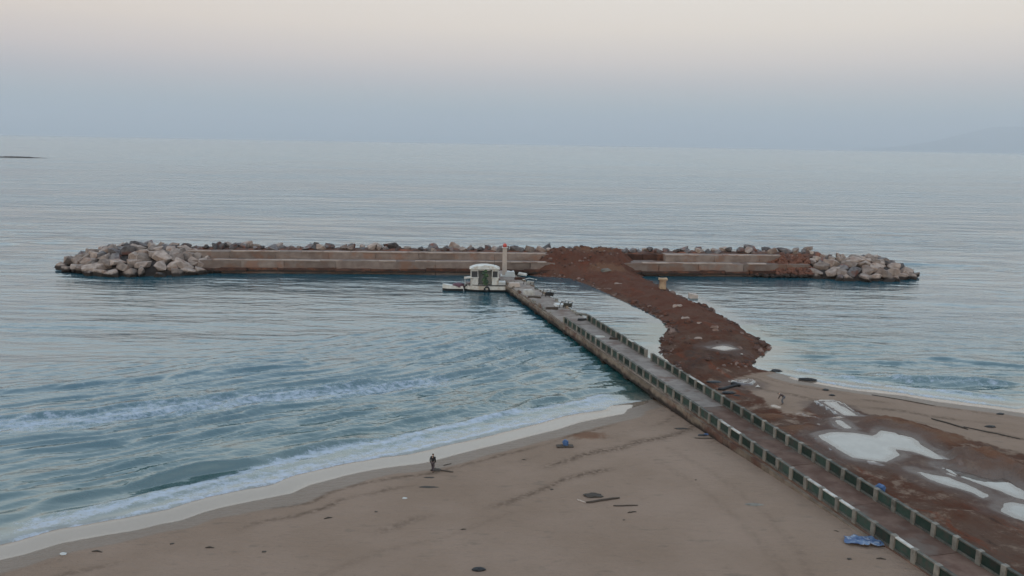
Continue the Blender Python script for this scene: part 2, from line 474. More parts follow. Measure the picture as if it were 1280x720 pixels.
def mat_sea():
    m = NT('sea')
    v = m.pos()
    far = m.attr('far')
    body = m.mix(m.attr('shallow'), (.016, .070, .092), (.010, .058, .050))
    body = m.mix(far, body, (.045, .125, .155))  # far water lightened: sky brightness towards the horizon put into the colour
    body = m.mix(m.attr('sandy'), body, (.15, .14, .118))
    lace = m.noise(v, .9, 8, .74, (1, 1.5, 1))
    fo = m.math('ADD', m.attr('foam'), m.math('MULTIPLY', m.math('SUBTRACT', lace, .5), 1.7))
    ff = m.rng(fo, .36, .95)
    col = m.mix(m.math('MULTIPLY', ff, .8), body, (.40, .45, .55))
    patch = m.rng(m.noise(v, .010, 4, .6, (.30, 1, 1)), .36, .64, .3, 1.4)
    calm = m.math('MULTIPLY', m.attr('calm'), patch)
    rg = m.math('ADD', m.math('MULTIPLY', ff, .5), m.math('ADD', .12, m.math('MULTIPLY', far, .05)))
    # slope of a wave field from finite differences in metres, so it holds at any distance
    def field(dx, dy):
        mp = m.n('ShaderNodeVectorMath', operation='ADD')
        mp.inputs[1].default_value = (dx, dy, 0)
        m.l(v, mp.inputs[0])
        a = m.noise(mp.outputs[0], .42, 5, .62, (.38, 1, 1))
        b = m.noise(mp.outputs[0], .085, 3, .6, (.36, 1, 1))
        c = m.noise(mp.outputs[0], .028, 3, .6, (.30, 1, 1))
        b = m.math('ADD', m.math('MULTIPLY', b, m.math('ADD', 2.0, m.math('MULTIPLY', opn, 3.0))), m.math('MULTIPLY', c, m.math('MULTIPLY', opn, 9.0)))
        return m.math('ADD', a, b)
    E = .16
    opn = m.attr('open')
    h0, hx, hy = field(0, 0), field(E, 0), field(0, E)
    K = .44 / E
    kk = m.math('MULTIPLY', calm, -K)
    cx = m.n('ShaderNodeCombineXYZ')
    m.l(m.math('MULTIPLY', m.math('SUBTRACT', hx, h0), kk), cx.inputs[0])
    m.l(m.math('MULTIPLY', m.math('SUBTRACT', hy, h0), kk), cx.inputs[1])
    va = m.n('ShaderNodeVectorMath', operation='ADD')
    m.l(m.n('ShaderNodeNewGeometry').outputs['Normal'], va.inputs[0])
    m.l(cx.outputs[0], va.inputs[1])
    vn = m.n('ShaderNodeVectorMath', operation='NORMALIZE')
    m.l(va.outputs[0], vn.inputs[0])
    m.set(**{'Base Color': col, 'Roughness': rg, 'IOR': 2.1})
    m.l(vn.outputs[0], m.b.inputs['Normal'])
    return m.m
def mat_puddle():
    m = NT('puddle')
    v = m.pos()
    col = m.mix(m.rng(m.noise(v, .4, 4), .35, .65), (.13, .12, .108), (.17, .158, .142))
    dp = m.math('ADD', m.attr('deep'), m.math('MULTIPLY', m.math('SUBTRACT', m.noise(v, .9, 5), .5), .8))
    col = m.mix(m.rng(dp, .15, .75), (.085, .060, .048), col)
    return m.set(**{'Base Color': col, 'Roughness': .03, 'IOR': 1.9, 'Normal': m.bump(m.noise(v, 2.0, 3), .03, .02)})

# ---------------------------------------------------------------- ground: beach, earth works and spit as one sheet
gx_ = axis(-70, 112, .42, -320, 600, 1.25)
gy_ = axis(44, 206, .42, -150, 300, 1.25)
GXX, GYY = np.meshgrid(gx_, gy_)
GZ = hgt(GXX.ravel(), GYY.ravel()).reshape(GXX.shape)
SDL = sdist(GXX.ravel(), GYY.ravel(), LAND).reshape(GXX.shape)
SPD = sdist(GXX.ravel(), GYY.ravel(), SPIT).reshape(GXX.shape)
a_red = red_mask(GXX, GYY)
a_spit = sstep(-2, 3, SPD)
a_red = a_red * (.64 + .36 * a_spit)
jag = 1.2 * fbm(GXX * .12, GYY * .12, 44, 3)
a_wet = (1 - sstep(.8, 3.8, SDL + jag)) * (1 - sstep(-6, -3, SPD))
a_film = (1 - sstep(-.1, .5, SDL + .25 * jag)) * (1 - sstep(-2, 1, SPD)) * sstep(.2, .8, film_width(GXX, GYY))
for pl_ in ([(36.40, 75.78), (38.10, 73.26), (40.48, 70.74)], [(33.98, 74.04), (36.70, 71.86), (38.73, 70.12)], [(31.63, 91.05), (32.65, 87.44), (33.83, 83.60)], [(32.52, 89.65), (34.44, 87.53), (36.55, 87.11)], [(41.28, 70.24), (42.61, 68.21), (43.77, 66.12)], [(30.42, 93.07), (31.53, 90.75)], [(40.43, 78.10), (41.69, 73.04)], [(31.27, 83.46), (32.81, 80.89)]):
    dt = seg_dist(GXX.ravel(), GYY.ravel(), pl_, False).reshape(GXX.shape)
    a_film = np.maximum(a_film, np.exp(-(dt / .65) ** 2) * (.36 + .8 * fbm(GXX * .5, GYY * .5, 300, 3)))
PUD_D = np.full(GXX.shape, -9.0)
for p_ in PUDDLES:
    PUD_D = np.maximum(PUD_D, sdist(GXX.ravel(), GYY.ravel(), p_).reshape(GXX.shape))
a_mud = sstep(-5.0, -.4, PUD_D)
a_wet = np.maximum(a_wet, .62 * sstep(-2.2, -.1, PUD_D))
a_dark = a_spit * (1 - sstep(.5, 2.2, SDL)) * .75
ref = seg_dist(GXX.ravel(), GYY.ravel(), [(24.16, 115.60), (26.62, 111.32), (27.64, 106.44)], False).reshape(GXX.shape)
a_dark = np.maximum(a_dark, .55 * a_spit * (1 - sstep(112, 135, GYY)))
a_rust = np.zeros(GXX.shape)
for (mx, my, rx, ry, mh) in MOUNDS[:9] + [MOUNDS[9]]:
    a_rust = np.maximum(a_rust, np.exp(-(((GXX - mx) / rx) ** 2 + ((GYY - my) / ry) ** 2) * .9) * .95)
a_wrack = np.zeros(GXX.shape)
for q_, (dd_, ww_) in enumerate(((3.4, .30), (5.6, .4), (8.5, .55), (12.5, .5))):
    dline = SDL + 1.1 * fbm(GXX * .16, GYY * .16, 200 + q_, 3) - dd_
    a_wrack = np.maximum(a_wrack, np.exp(-(dline / ww_) ** 2) * np.clip(.15 + 2.4 * fbm(GXX * .13, GYY * .13, 210 + q_, 3), 0, .85))
for pl_ in ([(15.72, 78.47), (18.50, 71.81), (20.49, 63.69), (21.09, 55.89), (20.23, 50.26)], [(13.69, 75.75), (16.33, 69.14), (18.24, 61.36), (19.02, 54.40), (18.49, 49.74)], [(0.32, 63.05), (-4.49, 58.58), (-9.50, 56.03), (-13.54, 51.33)]):
    dt = seg_dist(GXX.ravel(), GYY.ravel(), pl_, False).reshape(GXX.shape)
    a_wrack = np.maximum(a_wrack, .22 * np.exp(-(dt / .35) ** 2))
a_wrack *= (SDL > 1.5) * (1 - a_red)
ground = link('sand_ground', grid_mesh('sand_ground', GXX, GYY, GZ, mat_ground(), {'red': a_red, 'wet': a_wet, 'film': a_film, 'dark': a_dark, 'rust': a_rust, 'mud': a_mud, 'wrack': a_wrack, 'fresh': a_spit * sstep(118, 150, GYY)}))
tag(ground, kind='structure')
mp_ = mat_puddle()
for poly, pz in zip(PUDDLES, PUD_Z):
    px_, py_ = [p[0] for p in poly], [p[1] for p in poly]
    cx_, cy_ = sum(px_) / len(px_), sum(py_) / len(py_)
    xs, ys = np.arange(min(px_) - .8, max(px_) + .8, .2), np.arange(min(py_) - .8, max(py_) + .8, .2)
    PXX, PYY = np.meshgrid(xs, ys)
    dd = sdist(PXX.ravel(), PYY.ravel(), poly).reshape(PXX.shape)
    zz = np.where(dd > -.75, pz, pz - .35)
    po = link('puddle', grid_mesh('puddle', PXX, PYY, zz, mp_, {'deep': sstep(-.3, 1.5, dd)}))
    tag(po, kind='structure')

# ---------------------------------------------------------------- sea
sx_ = axis(-118, 122, .42, -100000, 100000, 1.10)
sy_ = np.concatenate([np.arange(40, 125, .26), np.arange(125, 215, .36)])
s_, v_, lst = .36, sy_[-1], []
while v_ < 100000:
    s_ = min(s_ * 1.035, 6000)
    v_ += s_
    lst.append(v_)
sy_ = np.concatenate([[-60, -20, 10, 30], sy_, lst])
SX, SY = np.meshgrid(sx_, sy_)
spx = np.gradient(sx_)[None, :]
spy = np.gradient(sy_)[:, None]
near = (np.abs(SX) < 170) & (SY < 330)
SD = np.full(SX.shape, -200.0)
SD[near] = sdist(SX[near], SY[near], LAND)
off = -SD
water = off - film_width(SX, SY)                                           # metres seaward of the shore
up_ = (SX - BW0[0]) * BWU[0] + (SY - BW0[1]) * BWU[1]
nn_ = (SX - BW0[0]) * BWN[0] + (SY - BW0[1]) * BWN[1]
lee = sstep(-40, 0, up_) * (1 - sstep(130, 190, up_)) * sstep(-75, -10, nn_) * (1 - sstep(0, 6, nn_))
bay = inside(SX, SY, [(5.96, 193.31), (26.57, 135.82), (21.97, 106.87), (16.86, 104.64), (7.03, 141.17), (-0.03, 183.33)])
calm = (1 - .8 * lee) * np.where(bay, .6, 1.0)
SZ = np.zeros(SX.shape)
wr = random.Random(5)
for i in range(70):
    lam = 1.2 * (15 / 1.2) ** wr.random()
    th = R(-90) + wr.gauss(0, R(13) if lam < 3 else R(9))
    k = 2 * math.pi / lam
    amp = .0050 * lam ** .95
    kx, ky = k * math.cos(th), k * math.sin(th)
    ph = wr.random() * 6.28
    lx = 2 * math.pi / max(abs(kx), 1e-6)
    ly = 2 * math.pi / max(abs(ky), 1e-6)
    fade = sstep(2.2, 4.5, lx / np.broadcast_to(spx, SX.shape)) * sstep(2.2, 4.5, ly / np.broadcast_to(spy, SX.shape))
    arg = kx * SX + ky * SY + ph + .9 * np.sin(SX * .05 + i) + .4 * np.sin(SY * .06 + 2 * i)
    SZ += amp * fade * (np.exp(1.5 * (np.sin(arg) - 1)) * 1.9 - .75)
groups_ = .38 + 1.5 * np.maximum(0, fbm(SX * .022, SY * .05, 61, 3))
leftbay = near & (SX < 30) & (SY < 160) & ~bay
wleft = np.full(SX.shape, 200.0)
wleft[leftbay] = seg_dist(SX[leftbay], SY[leftbay], SHORE_LEFT, False) - film_width(SX[leftbay], SY[leftbay])
lb = np.zeros(SX.shape)
lb[leftbay] = 1.0
lb *= sstep(2, 7, water) * (1 - sstep(30, 62, wleft))
SZ *= calm * groups_ * sstep(0, 7, water) * (1 - .55 * lb)
# swell turned parallel to the left beach
ww = wleft + 1.6 * fbm(SX * .07, SY * .07, 90, 3) + .45 * fbm(SX * .3, SY * .3, 91, 2)
for i in range(11):
    lam = 1.25 * (4.6 / 1.25) ** (i / 10)
    md_ = np.clip(.55 + 1.3 * fbm(SX * .055 + i * 7, SY * .055 - i * 3, 100 + i, 2), 0, 1.4)
    SZ += lb * .040 * lam ** .85 * md_ * (np.exp(3.0 * (np.sin(2 * math.pi * ww / lam + 1.3 * i + .8 * np.sin(SX * .21 + i)) - 1)) * 1.7 - .4)
foam = np.zeros(SX.shape)
def crest(pts, amp, wf, wb, foam_amt, fw, seed, f_off=0.0, fade_end=6.0):
    """a swell crest along a line: steep shoreward face, long back; foam on the shoreward side"""
    global SZ, foam
    p = np.array(pts)
    m = (SX > p[:, 0].min() - 14) & (SX < p[:, 0].max() + 14) & (SY > p[:, 1].min() - 14) & (SY < p[:, 1].max() + 14)
    x, y = SX[m], SY[m]
    d = seg_dist(x, y, pts, False)
    best = np.full(x.shape, 1e9)
    sg = np.zeros(x.shape)
    endf = np.ones(x.shape)
    L = np.concatenate([[0], np.cumsum(np.hypot(*(p[1:] - p[:-1]).T))])
    for i in range(len(p) - 1):
        a, b = p[i], p[i + 1]
        e = b - a
        t = np.clip(((x - a[0]) * e[0] + (y - a[1]) * e[1]) / (e @ e), 0, 1)
        dd = np.hypot(x - a[0] - t * e[0], y - a[1] - t * e[1])
        c = e[0] * (y - a[1]) - e[1] * (x - a[0])
        u = dd < best
        best = np.where(u, dd, best)
        sg = np.where(u, np.sign(c), sg)
        s = L[i] + t * (L[i + 1] - L[i])
        endf = np.where(u, sstep(0, fade_end, s) * sstep(0, fade_end, L[-1] - s), endf)
    sdv = d * sg + .55 * fbm(x * .22, y * .22, seed, 3) + .25 * fbm(x * .8, y * .8, seed + 9, 2)      # + seaward
    mod = np.clip(.75 + .7 * fbm(x * .11, y * .11, seed + 3, 2), .15, 1.4) * endf
    prof = np.where(sdv < 0, np.exp(-(sdv / wf) ** 2), np.exp(-(sdv / wb) ** 2))
    SZ[m] += amp * prof * mod
    if foam_amt:
        fp = np.exp(-((sdv + f_off) / fw) ** 2) * foam_amt * np.clip((.45 + .6 * mod) * endf * 1.3, 0, 1)
        foam[m] = np.maximum(foam[m], fp)
# on the left beach, from the sea to the shore (pixel-independent: fixed lines in metres)
crest([(-64.15, 91.89), (-60.49, 94.93), (-52.56, 97.41), (-49.85, 99.65), (-44.83, 101.41), (-35.68, 106.17), (-26.41, 111.76)], .42, .8, 2.2, .25, 1.2, 1)
crest([(-68.81, 75.83), (-58.45, 83.33), (-54.80, 85.60), (-45.46, 88.30), (-43.55, 90.12), (-38.69, 92.18), (-30.58, 96.44), (-23.44, 98.89), (-16.95, 101.39), (-8.20, 105.66), (0.19, 111.47)], .38, .8, 2.4, .64, 3.8, 2, 2.8, 16.0)
crest([(-51.94, 73.57), (-48.43, 75.16), (-38.70, 78.43), (-33.21, 81.00), (-26.86, 84.27), (-19.48, 89.49), (-12.96, 94.31)], .32, .6, 1.8, .12, .8, 3)
crest([(-38.83, 71.29), (-32.92, 74.48), (-25.21, 78.89), (-18.11, 82.99), (-10.41, 88.60), (-3.55, 94.87), (4.28, 102.02)], .30, .6, 1.6, .10, .7, 4)
crest([(-44.73, 62.74), (-41.50, 63.77), (-37.24, 65.35), (-33.39, 68.15), (-30.06, 70.05), (-27.93, 71.80), (-23.69, 73.92), (-17.37, 79.51), (-11.54, 83.83)], .42, .55, 1.8, .2, .6, 5, -.2)
crest([(-15.91, 80.26), (-11.64, 84.58), (-6.82, 88.25), (-1.61, 92.54), (4.08, 96.27), (10.22, 100.29), (15.87, 104.95)], .20, .6, 1.6, .35, .9, 6, .6)
crest([(-42.20, 58.95), (-39.68, 60.80), (-36.78, 62.34), (-33.46, 64.72), (-29.70, 66.80), (-23.96, 70.14), (-17.85, 74.59), (-11.06, 80.28), (-3.17, 85.54), (5.76, 91.78), (15.16, 99.91)], .12, .5, 1.4, .62, 2.2, 7, .9)
crest([(-40.40, 56.25), (-38.10, 58.20), (-35.64, 60.27), (-32.98, 63.08), (-28.35, 66.86), (-24.19, 70.86), (-20.16, 74.48), (-15.95, 78.03), (-11.46, 80.26), (-7.15, 83.82), (-1.76, 87.72), (3.36, 91.36), (7.93, 93.69), (14.91, 100.24)], .09, .35, 1.2, .74, 1.2, 8, -.6)
crest([(-39.63, 55.09), (-37.35, 56.97), (-34.60, 59.51), (-30.93, 62.14), (-25.92, 65.83), (-20.34, 69.95), (-15.99, 73.69), (-10.67, 77.42), (-3.05, 82.57), (4.69, 88.35), (12.42, 93.65)], .05, .3, 1.0, .75, .6, 9, -.3)
# on the right beach
crest([(59.27, 120.56), (63.60, 118.53), (69.57, 116.25), (75.01, 114.45), (83.81, 110.91)], .36, .7, 2.2, .15, .8, 12)
crest([(43.83, 116.69), (51.51, 115.44), (60.24, 116.94), (67.26, 114.78)], .26, .6, 2.0, .2, .8, 13, .5)
crest([(39.72, 130.45), (48.74, 127.32), (55.55, 126.78), (60.89, 125.63)], .26, .7, 2.0, .1, .8, 14)
crest([(44.60, 111.98), (49.13, 109.83), (52.73, 107.71), (57.18, 107.61), (62.73, 106.83), (69.37, 105.39)], .26, .5, 1.6, .5, 1.2, 15, .7)
crest([(36.72, 115.30), (41.04, 111.32), (45.09, 107.60), (49.96, 104.18), (55.94, 101.72), (60.84, 99.66), (64.33, 97.28)], .10, .4, 1.4, .62, 1.5, 16, .6)
crest([(35.97, 110.98), (38.67, 107.57), (42.03, 105.14), (44.49, 103.47), (49.79, 101.35), (53.49, 98.89), (62.74, 94.73)], .06, .3, 1.0, .6, 1.0, 17, 0)
crest([(41.84, 144.17), (41.45, 134.62), (41.06, 127.27), (42.13, 123.22)], .05, .4, 1.0, .35, 1.0, 18)
# background chop foam around the spit and mounds
foam = np.maximum(foam, .28 * np.exp(-np.maximum(off, 0) / 1.0) * (SY < 130) * (off > -2))
tr = np.exp(-((nn_ - 6 + .1 * (up_ - 164.69)) / 2.5) ** 2) * sstep(162.30, 164.69, up_) * (1 - sstep(168.69, 178.72, up_))
SZ += .10 * tr * np.sin(SY * 3 + SX * .8)
# the sea thins out to a film on the beach
SZ = np.where(water < .3, np.minimum(SZ, .01) - .10 - .06 * np.clip(-water, 0, 20), SZ + .02 - .03 * np.exp(-np.abs(water)))
shallow = np.exp(-np.maximum(water, 0) / 22) * (SY < 140)
sandy = np.exp(-np.maximum(water, 0) / 2.2) * (SY < 125)
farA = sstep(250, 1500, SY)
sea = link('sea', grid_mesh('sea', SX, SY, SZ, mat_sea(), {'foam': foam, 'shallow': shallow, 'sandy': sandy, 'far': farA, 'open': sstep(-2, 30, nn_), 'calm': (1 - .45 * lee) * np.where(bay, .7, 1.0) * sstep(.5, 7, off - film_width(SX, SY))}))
tag(sea, kind='structure')

# ---------------------------------------------------------------- far mountain across the bay
mh = NT('mountain')
vv_ = mh.pos()
mh.set(**{'Base Color': mh.mix(mh.noise(vv_, .0006, 6), (.07, .085, .06), (.13, .12, .10)), 'Roughness': .95})
ridge = [(11000, 0), (12600, 160), (13500, 330), (14300, 560), (15300, 800), (16200, 880), (17500, 930), (19500, 900), (22000, 760), (25500, 420), (29000, 0)]
hx = np.linspace(10500, 29500, 90) * 3.0
hy = np.linspace(24000, 31000, 40) * 3.0
HX, HY = np.meshgrid(hx, hy)
rz_ = np.interp(HX, [a * 3.0 for a, b in ridge], [b * 2.75 for a, b in ridge])
HZ = rz_ * np.clip(1 - np.abs((HY - 82000) / 9500), 0, 1) ** .8 * (1 + .22 * fbm(HX / 4000, HY / 4000, 77, 5)) - 20
tag(link('mountain', grid_mesh('mountain', HX, HY, HZ, mh.m)), kind='structure')

# ---------------------------------------------------------------- boulders
def boulder_mesh(i, mat):
    r = random.Random(100 + i)
    bm = bmesh.new()
    for _ in range(13):
        v = Vector((r.gauss(0, 1), r.gauss(0, 1), r.gauss(0, 1))).normalized()
        v = Vector([math.copysign(abs(q) ** .62, q) for q in v]) * (.82 + .25 * r.random())
        bm.verts.new((v.x * 1.15, v.y * .9, v.z * .75))
    bmesh.ops.convex_hull(bm, input=bm.verts[:])
    for v in [v for v in bm.verts if not v.link_faces]: bm.verts.remove(v)
    bmesh.ops.bevel(bm, geom=bm.edges[:], offset=.035, segments=1, affect='EDGES', clamp_overlap=True)
    me = bpy.data.meshes.new('boulder')
    bm.to_mesh(me)
    bm.free()
    me.materials.append(mat)
    return me
PALE = [boulder_mesh(i, MAT['rock_pale']) for i in range(9)]
DARK = [boulder_mesh(20 + i, MAT['rock_dark']) for i in range(9)]
def boulder(x, y, z, r, meshes, label, group, cat='boulder'):
    o = link('boulder', rnd.choice(meshes))
    o.location = (x, y, z)
    o.scale = (r * rnd.uniform(.85, 1.25), r * rnd.uniform(.85, 1.15), r * rnd.uniform(.8, 1.15))
    o.rotation_euler = (rnd.uniform(-.45, .45), rnd.uniform(-.45, .45), rnd.uniform(0, 6.28))
    return tag(o, label, cat, group)
def mound_h(x, y, c, a, b, h):
    q = ((x - c[0]) / a) ** 2 + ((y - c[1]) / b) ** 2
    return h * max(0, 1 - q) ** .62 if q < 1 else -1
def scatter(c, a, b, h, n, label, group, rlo, rhi, darkf):
    pts = []
    tries = 0
    while len(pts) < n and tries < 20000:
        tries += 1
        f_, ph_ = math.sin(rnd.uniform(.05, 1.52)), rnd.uniform(-math.pi - .3, .3)
        x, y = c[0] + a * f_ * math.cos(ph_), c[1] + b * f_ * math.sin(ph_)
        z = mound_h(x, y, c, a, b, h)
        if z < -.5: continue
        r = (rhi + (rlo - rhi) * min(1, tries / 900) + rnd.uniform(-.1, .1)) * (.8 if y > c[1] - .3 * b else 1)
        if any((x - q[0]) ** 2 + (y - q[1]) ** 2 + (z - q[2]) ** 2 < (.57 * (r + q[3])) ** 2 for q in pts): continue
        pts.append((x, y, z, r))
        top = y > c[1] - .25 * b
        dk = rnd.random() < (darkf if top else darkf * .22)
        boulder(x, y, max(z - .25 * r, .0), r, DARK if dk else PALE, label.replace('pale', 'dark' if dk else 'pale'), group + (', dark ones' if dk else ', pale ones'))
    return pts
ML, MR = (-84.5, 194.0), (82.5, 203.0)
bw = empty('breakwater', (float(BW0[0]), float(BW0[1]), 0), math.atan2(BWU[1], BWU[0]))
tag(bw, 'long straight concrete breakwater with a stepped wall across the end of the pier', 'breakwater')
scatter(ML, 19.6, 15.5, 5.3, 117, 'pale boulder heaped in the mound at the left end of the breakwater', 'boulders at the left end of the breakwater', .8, 1.85, .6)
scatter(MR, 15.4, 12.5, 4.3, 81, 'pale boulder heaped in the mound at the right end of the breakwater', 'boulders at the right end of the breakwater', .8, 1.8, .35)
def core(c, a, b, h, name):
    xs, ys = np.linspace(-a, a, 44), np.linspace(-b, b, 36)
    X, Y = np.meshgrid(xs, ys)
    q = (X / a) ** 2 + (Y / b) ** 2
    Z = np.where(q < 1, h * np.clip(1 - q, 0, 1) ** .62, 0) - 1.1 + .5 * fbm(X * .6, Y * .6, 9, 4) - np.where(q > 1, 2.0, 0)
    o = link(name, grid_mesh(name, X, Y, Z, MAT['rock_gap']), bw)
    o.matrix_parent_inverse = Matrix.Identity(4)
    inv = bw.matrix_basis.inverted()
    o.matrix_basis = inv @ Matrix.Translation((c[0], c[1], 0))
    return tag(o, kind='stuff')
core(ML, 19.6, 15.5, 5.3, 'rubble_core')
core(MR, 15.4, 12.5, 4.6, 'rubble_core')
# breakwater body in its own frame: x along the wall, y away from the beach
def wall_run(u0, u1, y0, y1, z0, z1, mat, name, jit, step, top=None):
    u = u0
    while u < u1 - .5:
        L = min(step * rnd.uniform(.8, 1.25), u1 - u)
        if u1 - u - L < step * .4: L = u1 - u
        dy, dz = rnd.uniform(-jit, jit), rnd.uniform(-jit, jit) * .6
        me = MB().box((u + L / 2, (y0 + dy + y1) / 2, (z0 + z1 + dz) / 2), (L - .06, y1 - y0 - dy, z1 - z0 + dz)).mesh(name, mat)
        roughen(me, .14, .7, 3, rnd.random() * 40)
        o = link(name, me, bw)
        u += L
U_L, U_FL, U_G0, U_G1, U_RE = -2.47, 80.40, 97.00, 107.29, 141.37
for (a, b) in ((U_L, U_FL), (U_G0 - 3, U_RE)):
    wall_run(a, b, 0.25, 6.0, -1.2, 2.85, MAT['concrete_wall'], 'lower_wall_block', .10, 11)
    wall_run(a, b, -.75, .35, .45, 1.25, MAT['footing'], 'footing_block', .35, 7)
wall_run(U_L - 2, U_FL - 1, 3.9, 7.5, 2.7, 4.4, MAT['concrete_wall'], 'upper_wall_block', .10, 10)
wall_run(U_G1, U_RE, 3.9, 7.5, 2.7, 4.4, MAT['concrete_wall'], 'upper_wall_block', .10, 10)
wall_run(U_G0, U_G1, 6.4, 7.5, 2.7, 4.2, MAT['footing'], 'broken_wall', .3, 6)
def lit_ledge(u0, u1, y, z):  # added thin slabs whose pale colour stands in for sky light on the ledges
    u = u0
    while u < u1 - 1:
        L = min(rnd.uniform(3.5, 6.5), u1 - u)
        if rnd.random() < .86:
            me = MB().box((u + L / 2, y + rnd.uniform(-.08, .08), z + rnd.uniform(-.03, .04)), (L - .08, rnd.uniform(.9, 1.5), .22)).mesh('lit_ledge_slab', MAT['concrete_lit_pale'])
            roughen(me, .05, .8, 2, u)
            link('lit_ledge_slab', me, bw)
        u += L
lit_ledge(U_L, U_FL - 2, .85, 2.92)
lit_ledge(U_L - 2, U_FL - 2, 4.4, 4.45)
lit_ledge(U_G0 + 4, U_RE - 6, .85, 2.92)
lit_ledge(U_G1, U_RE - 1, 4.4, 4.45)
# pale slab lying in the gap
sl_ = MB().box((0, 0, 0), (3.6, 2.0, .5), 0, .9, (.25, .12)).mesh('concrete_slab', MAT['concrete_lit_pale'])
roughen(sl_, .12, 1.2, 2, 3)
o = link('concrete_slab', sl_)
o.location = (*(30.44, 200.93), 3.25)
tag(o, 'pale broken slab lying in the dark gap of the upper breakwater wall', 'concrete slab')
# rubble strip behind the wall (core) and the crest boulders
X, Y = np.meshgrid(np.linspace(U_L - 6, U_RE + 6, 300), np.linspace(7.2, 20, 24))
Z = np.interp(Y, [7.2, 8.2, 11, 20], [3.8, 4.6, 4.7, -1.2]) + .35 * fbm(X * .7, Y * .7, 15, 4)
tag(link('rubble_bank', grid_mesh('rubble_bank', X, Y, Z, simple('rubble_bank', (.13, .07, .052), (.075, .055, .05), .9, .9, (.2, .08, .05), .08, False, .0)), bw), kind='stuff')
u = U_L - 3
while u < U_RE + 4:
    for row in range(2):
        if row == 1 and rnd.random() < .6: continue
        r = rnd.uniform(.65, 1.35) if row == 0 else rnd.uniform(.9, 1.5)
        yy = 8.6 + row * 2.0 + rnd.uniform(-.5, .7)
        uu = u + rnd.uniform(-.6, .6)
        w_ = BW0 + BWU * uu + BWN * yy
        boulder(float(w_[0]), float(w_[1]), 4.55 + .25 * r + rnd.uniform(-.15, .25), r, *((DARK, 'dark boulder in the row along the back crest of the breakwater', 'dark boulders along the back crest of the breakwater') if rnd.random() < .72 else (PALE, 'pale boulder in the row along the back crest of the breakwater', 'pale boulders along the back crest of the breakwater')))
    u += rnd.uniform(1.75, 2.5)
# right-hand rusty rubble before the end mound, and stray stones on the earth fill: loose stones nobody could count
def stones(name, pts, mat, rr, kindparent=None):
    bm = bmesh.new()
    for (x, y, z, r) in pts:
        m4 = Matrix.Translation((x, y, z)) @ Matrix.Rotation(rnd.uniform(0, 6.28), 4, 'Z') @ Matrix.Rotation(rnd.uniform(-.5, .5), 4, 'X') @ Matrix.Diagonal((r * rnd.uniform(.8, 1.4), r * rnd.uniform(.7, 1.1), r * rnd.uniform(.5, .9), 1))
        res = bmesh.ops.create_icosphere(bm, subdivisions=1, radius=1, matrix=m4)
        for v in res['verts']:
            v.co += mnoise.noise_vector(v.co * 3.1) * r * .3
    me = bpy.data.meshes.new(name)
    bm.to_mesh(me)
    bm.free()
    me.materials.append(mat)
    return tag(link(name, me), kind='stuff')
sp_pts = []
spx_ = np.array([rnd.uniform(5, 48) for _ in range(30000)])
spy_ = np.array([rnd.uniform(108, 205) for _ in range(30000)])
sdp = sdist(spx_, spy_, SPIT)
hz_ = hgt(spx_, spy_)
for x, y, d, z in zip(spx_, spy_, sdp, hz_):
    if -.6 < d < 1.3 and rnd.random() < .9 * max(0, .45 + 1.3 * mnoise.noise(Vector((x * .22, y * .22, 0)))) or (.8 <= d and (rnd.random() < .018 or z > 1.9 and rnd.random() < .10)):
        sp_pts.append((x, y, max(z, -.15) - .04, (.11 + .44 * rnd.random() ** 3) * (1.9 if rnd.random() < .06 else 1)))
stones('rubble', sp_pts[:350], simple('pale_rubble', (.20, .135, .11), (.13, .085, .07), 1.1, .9, None, .06, False, .0), .3)
stones('rubble', sp_pts[350:4200], simple('rubble_stone', (.095, .052, .040), (.055, .036, .030), 1.1, .9, (.13, .055, .036), .06, False, .0), .3)
rust = []
for _ in range(560):
    uu, yy = rnd.uniform(127.71, 142.15), rnd.uniform(-1.8, 4.6)
    w_ = BW0 + BWU * uu + BWN * yy
    k_ = min(1, (uu - 127.71) / (136.08 - 127.71)) ** 1.3
    if rnd.random() > .25 + .75 * k_: continue
    rust.append((float(w_[0]), float(w_[1]), .2 + rnd.random() * .3 + (3.9 * k_ + .4) * max(0, yy + 1.8) / 6.4, rnd.uniform(.3, .75)))
stones('rubble', rust, simple('rust_rubble', (.165, .075, .050), (.11, .052, .038), 1.0, .9, (.09, .05, .04), .06, True, .0), .4)

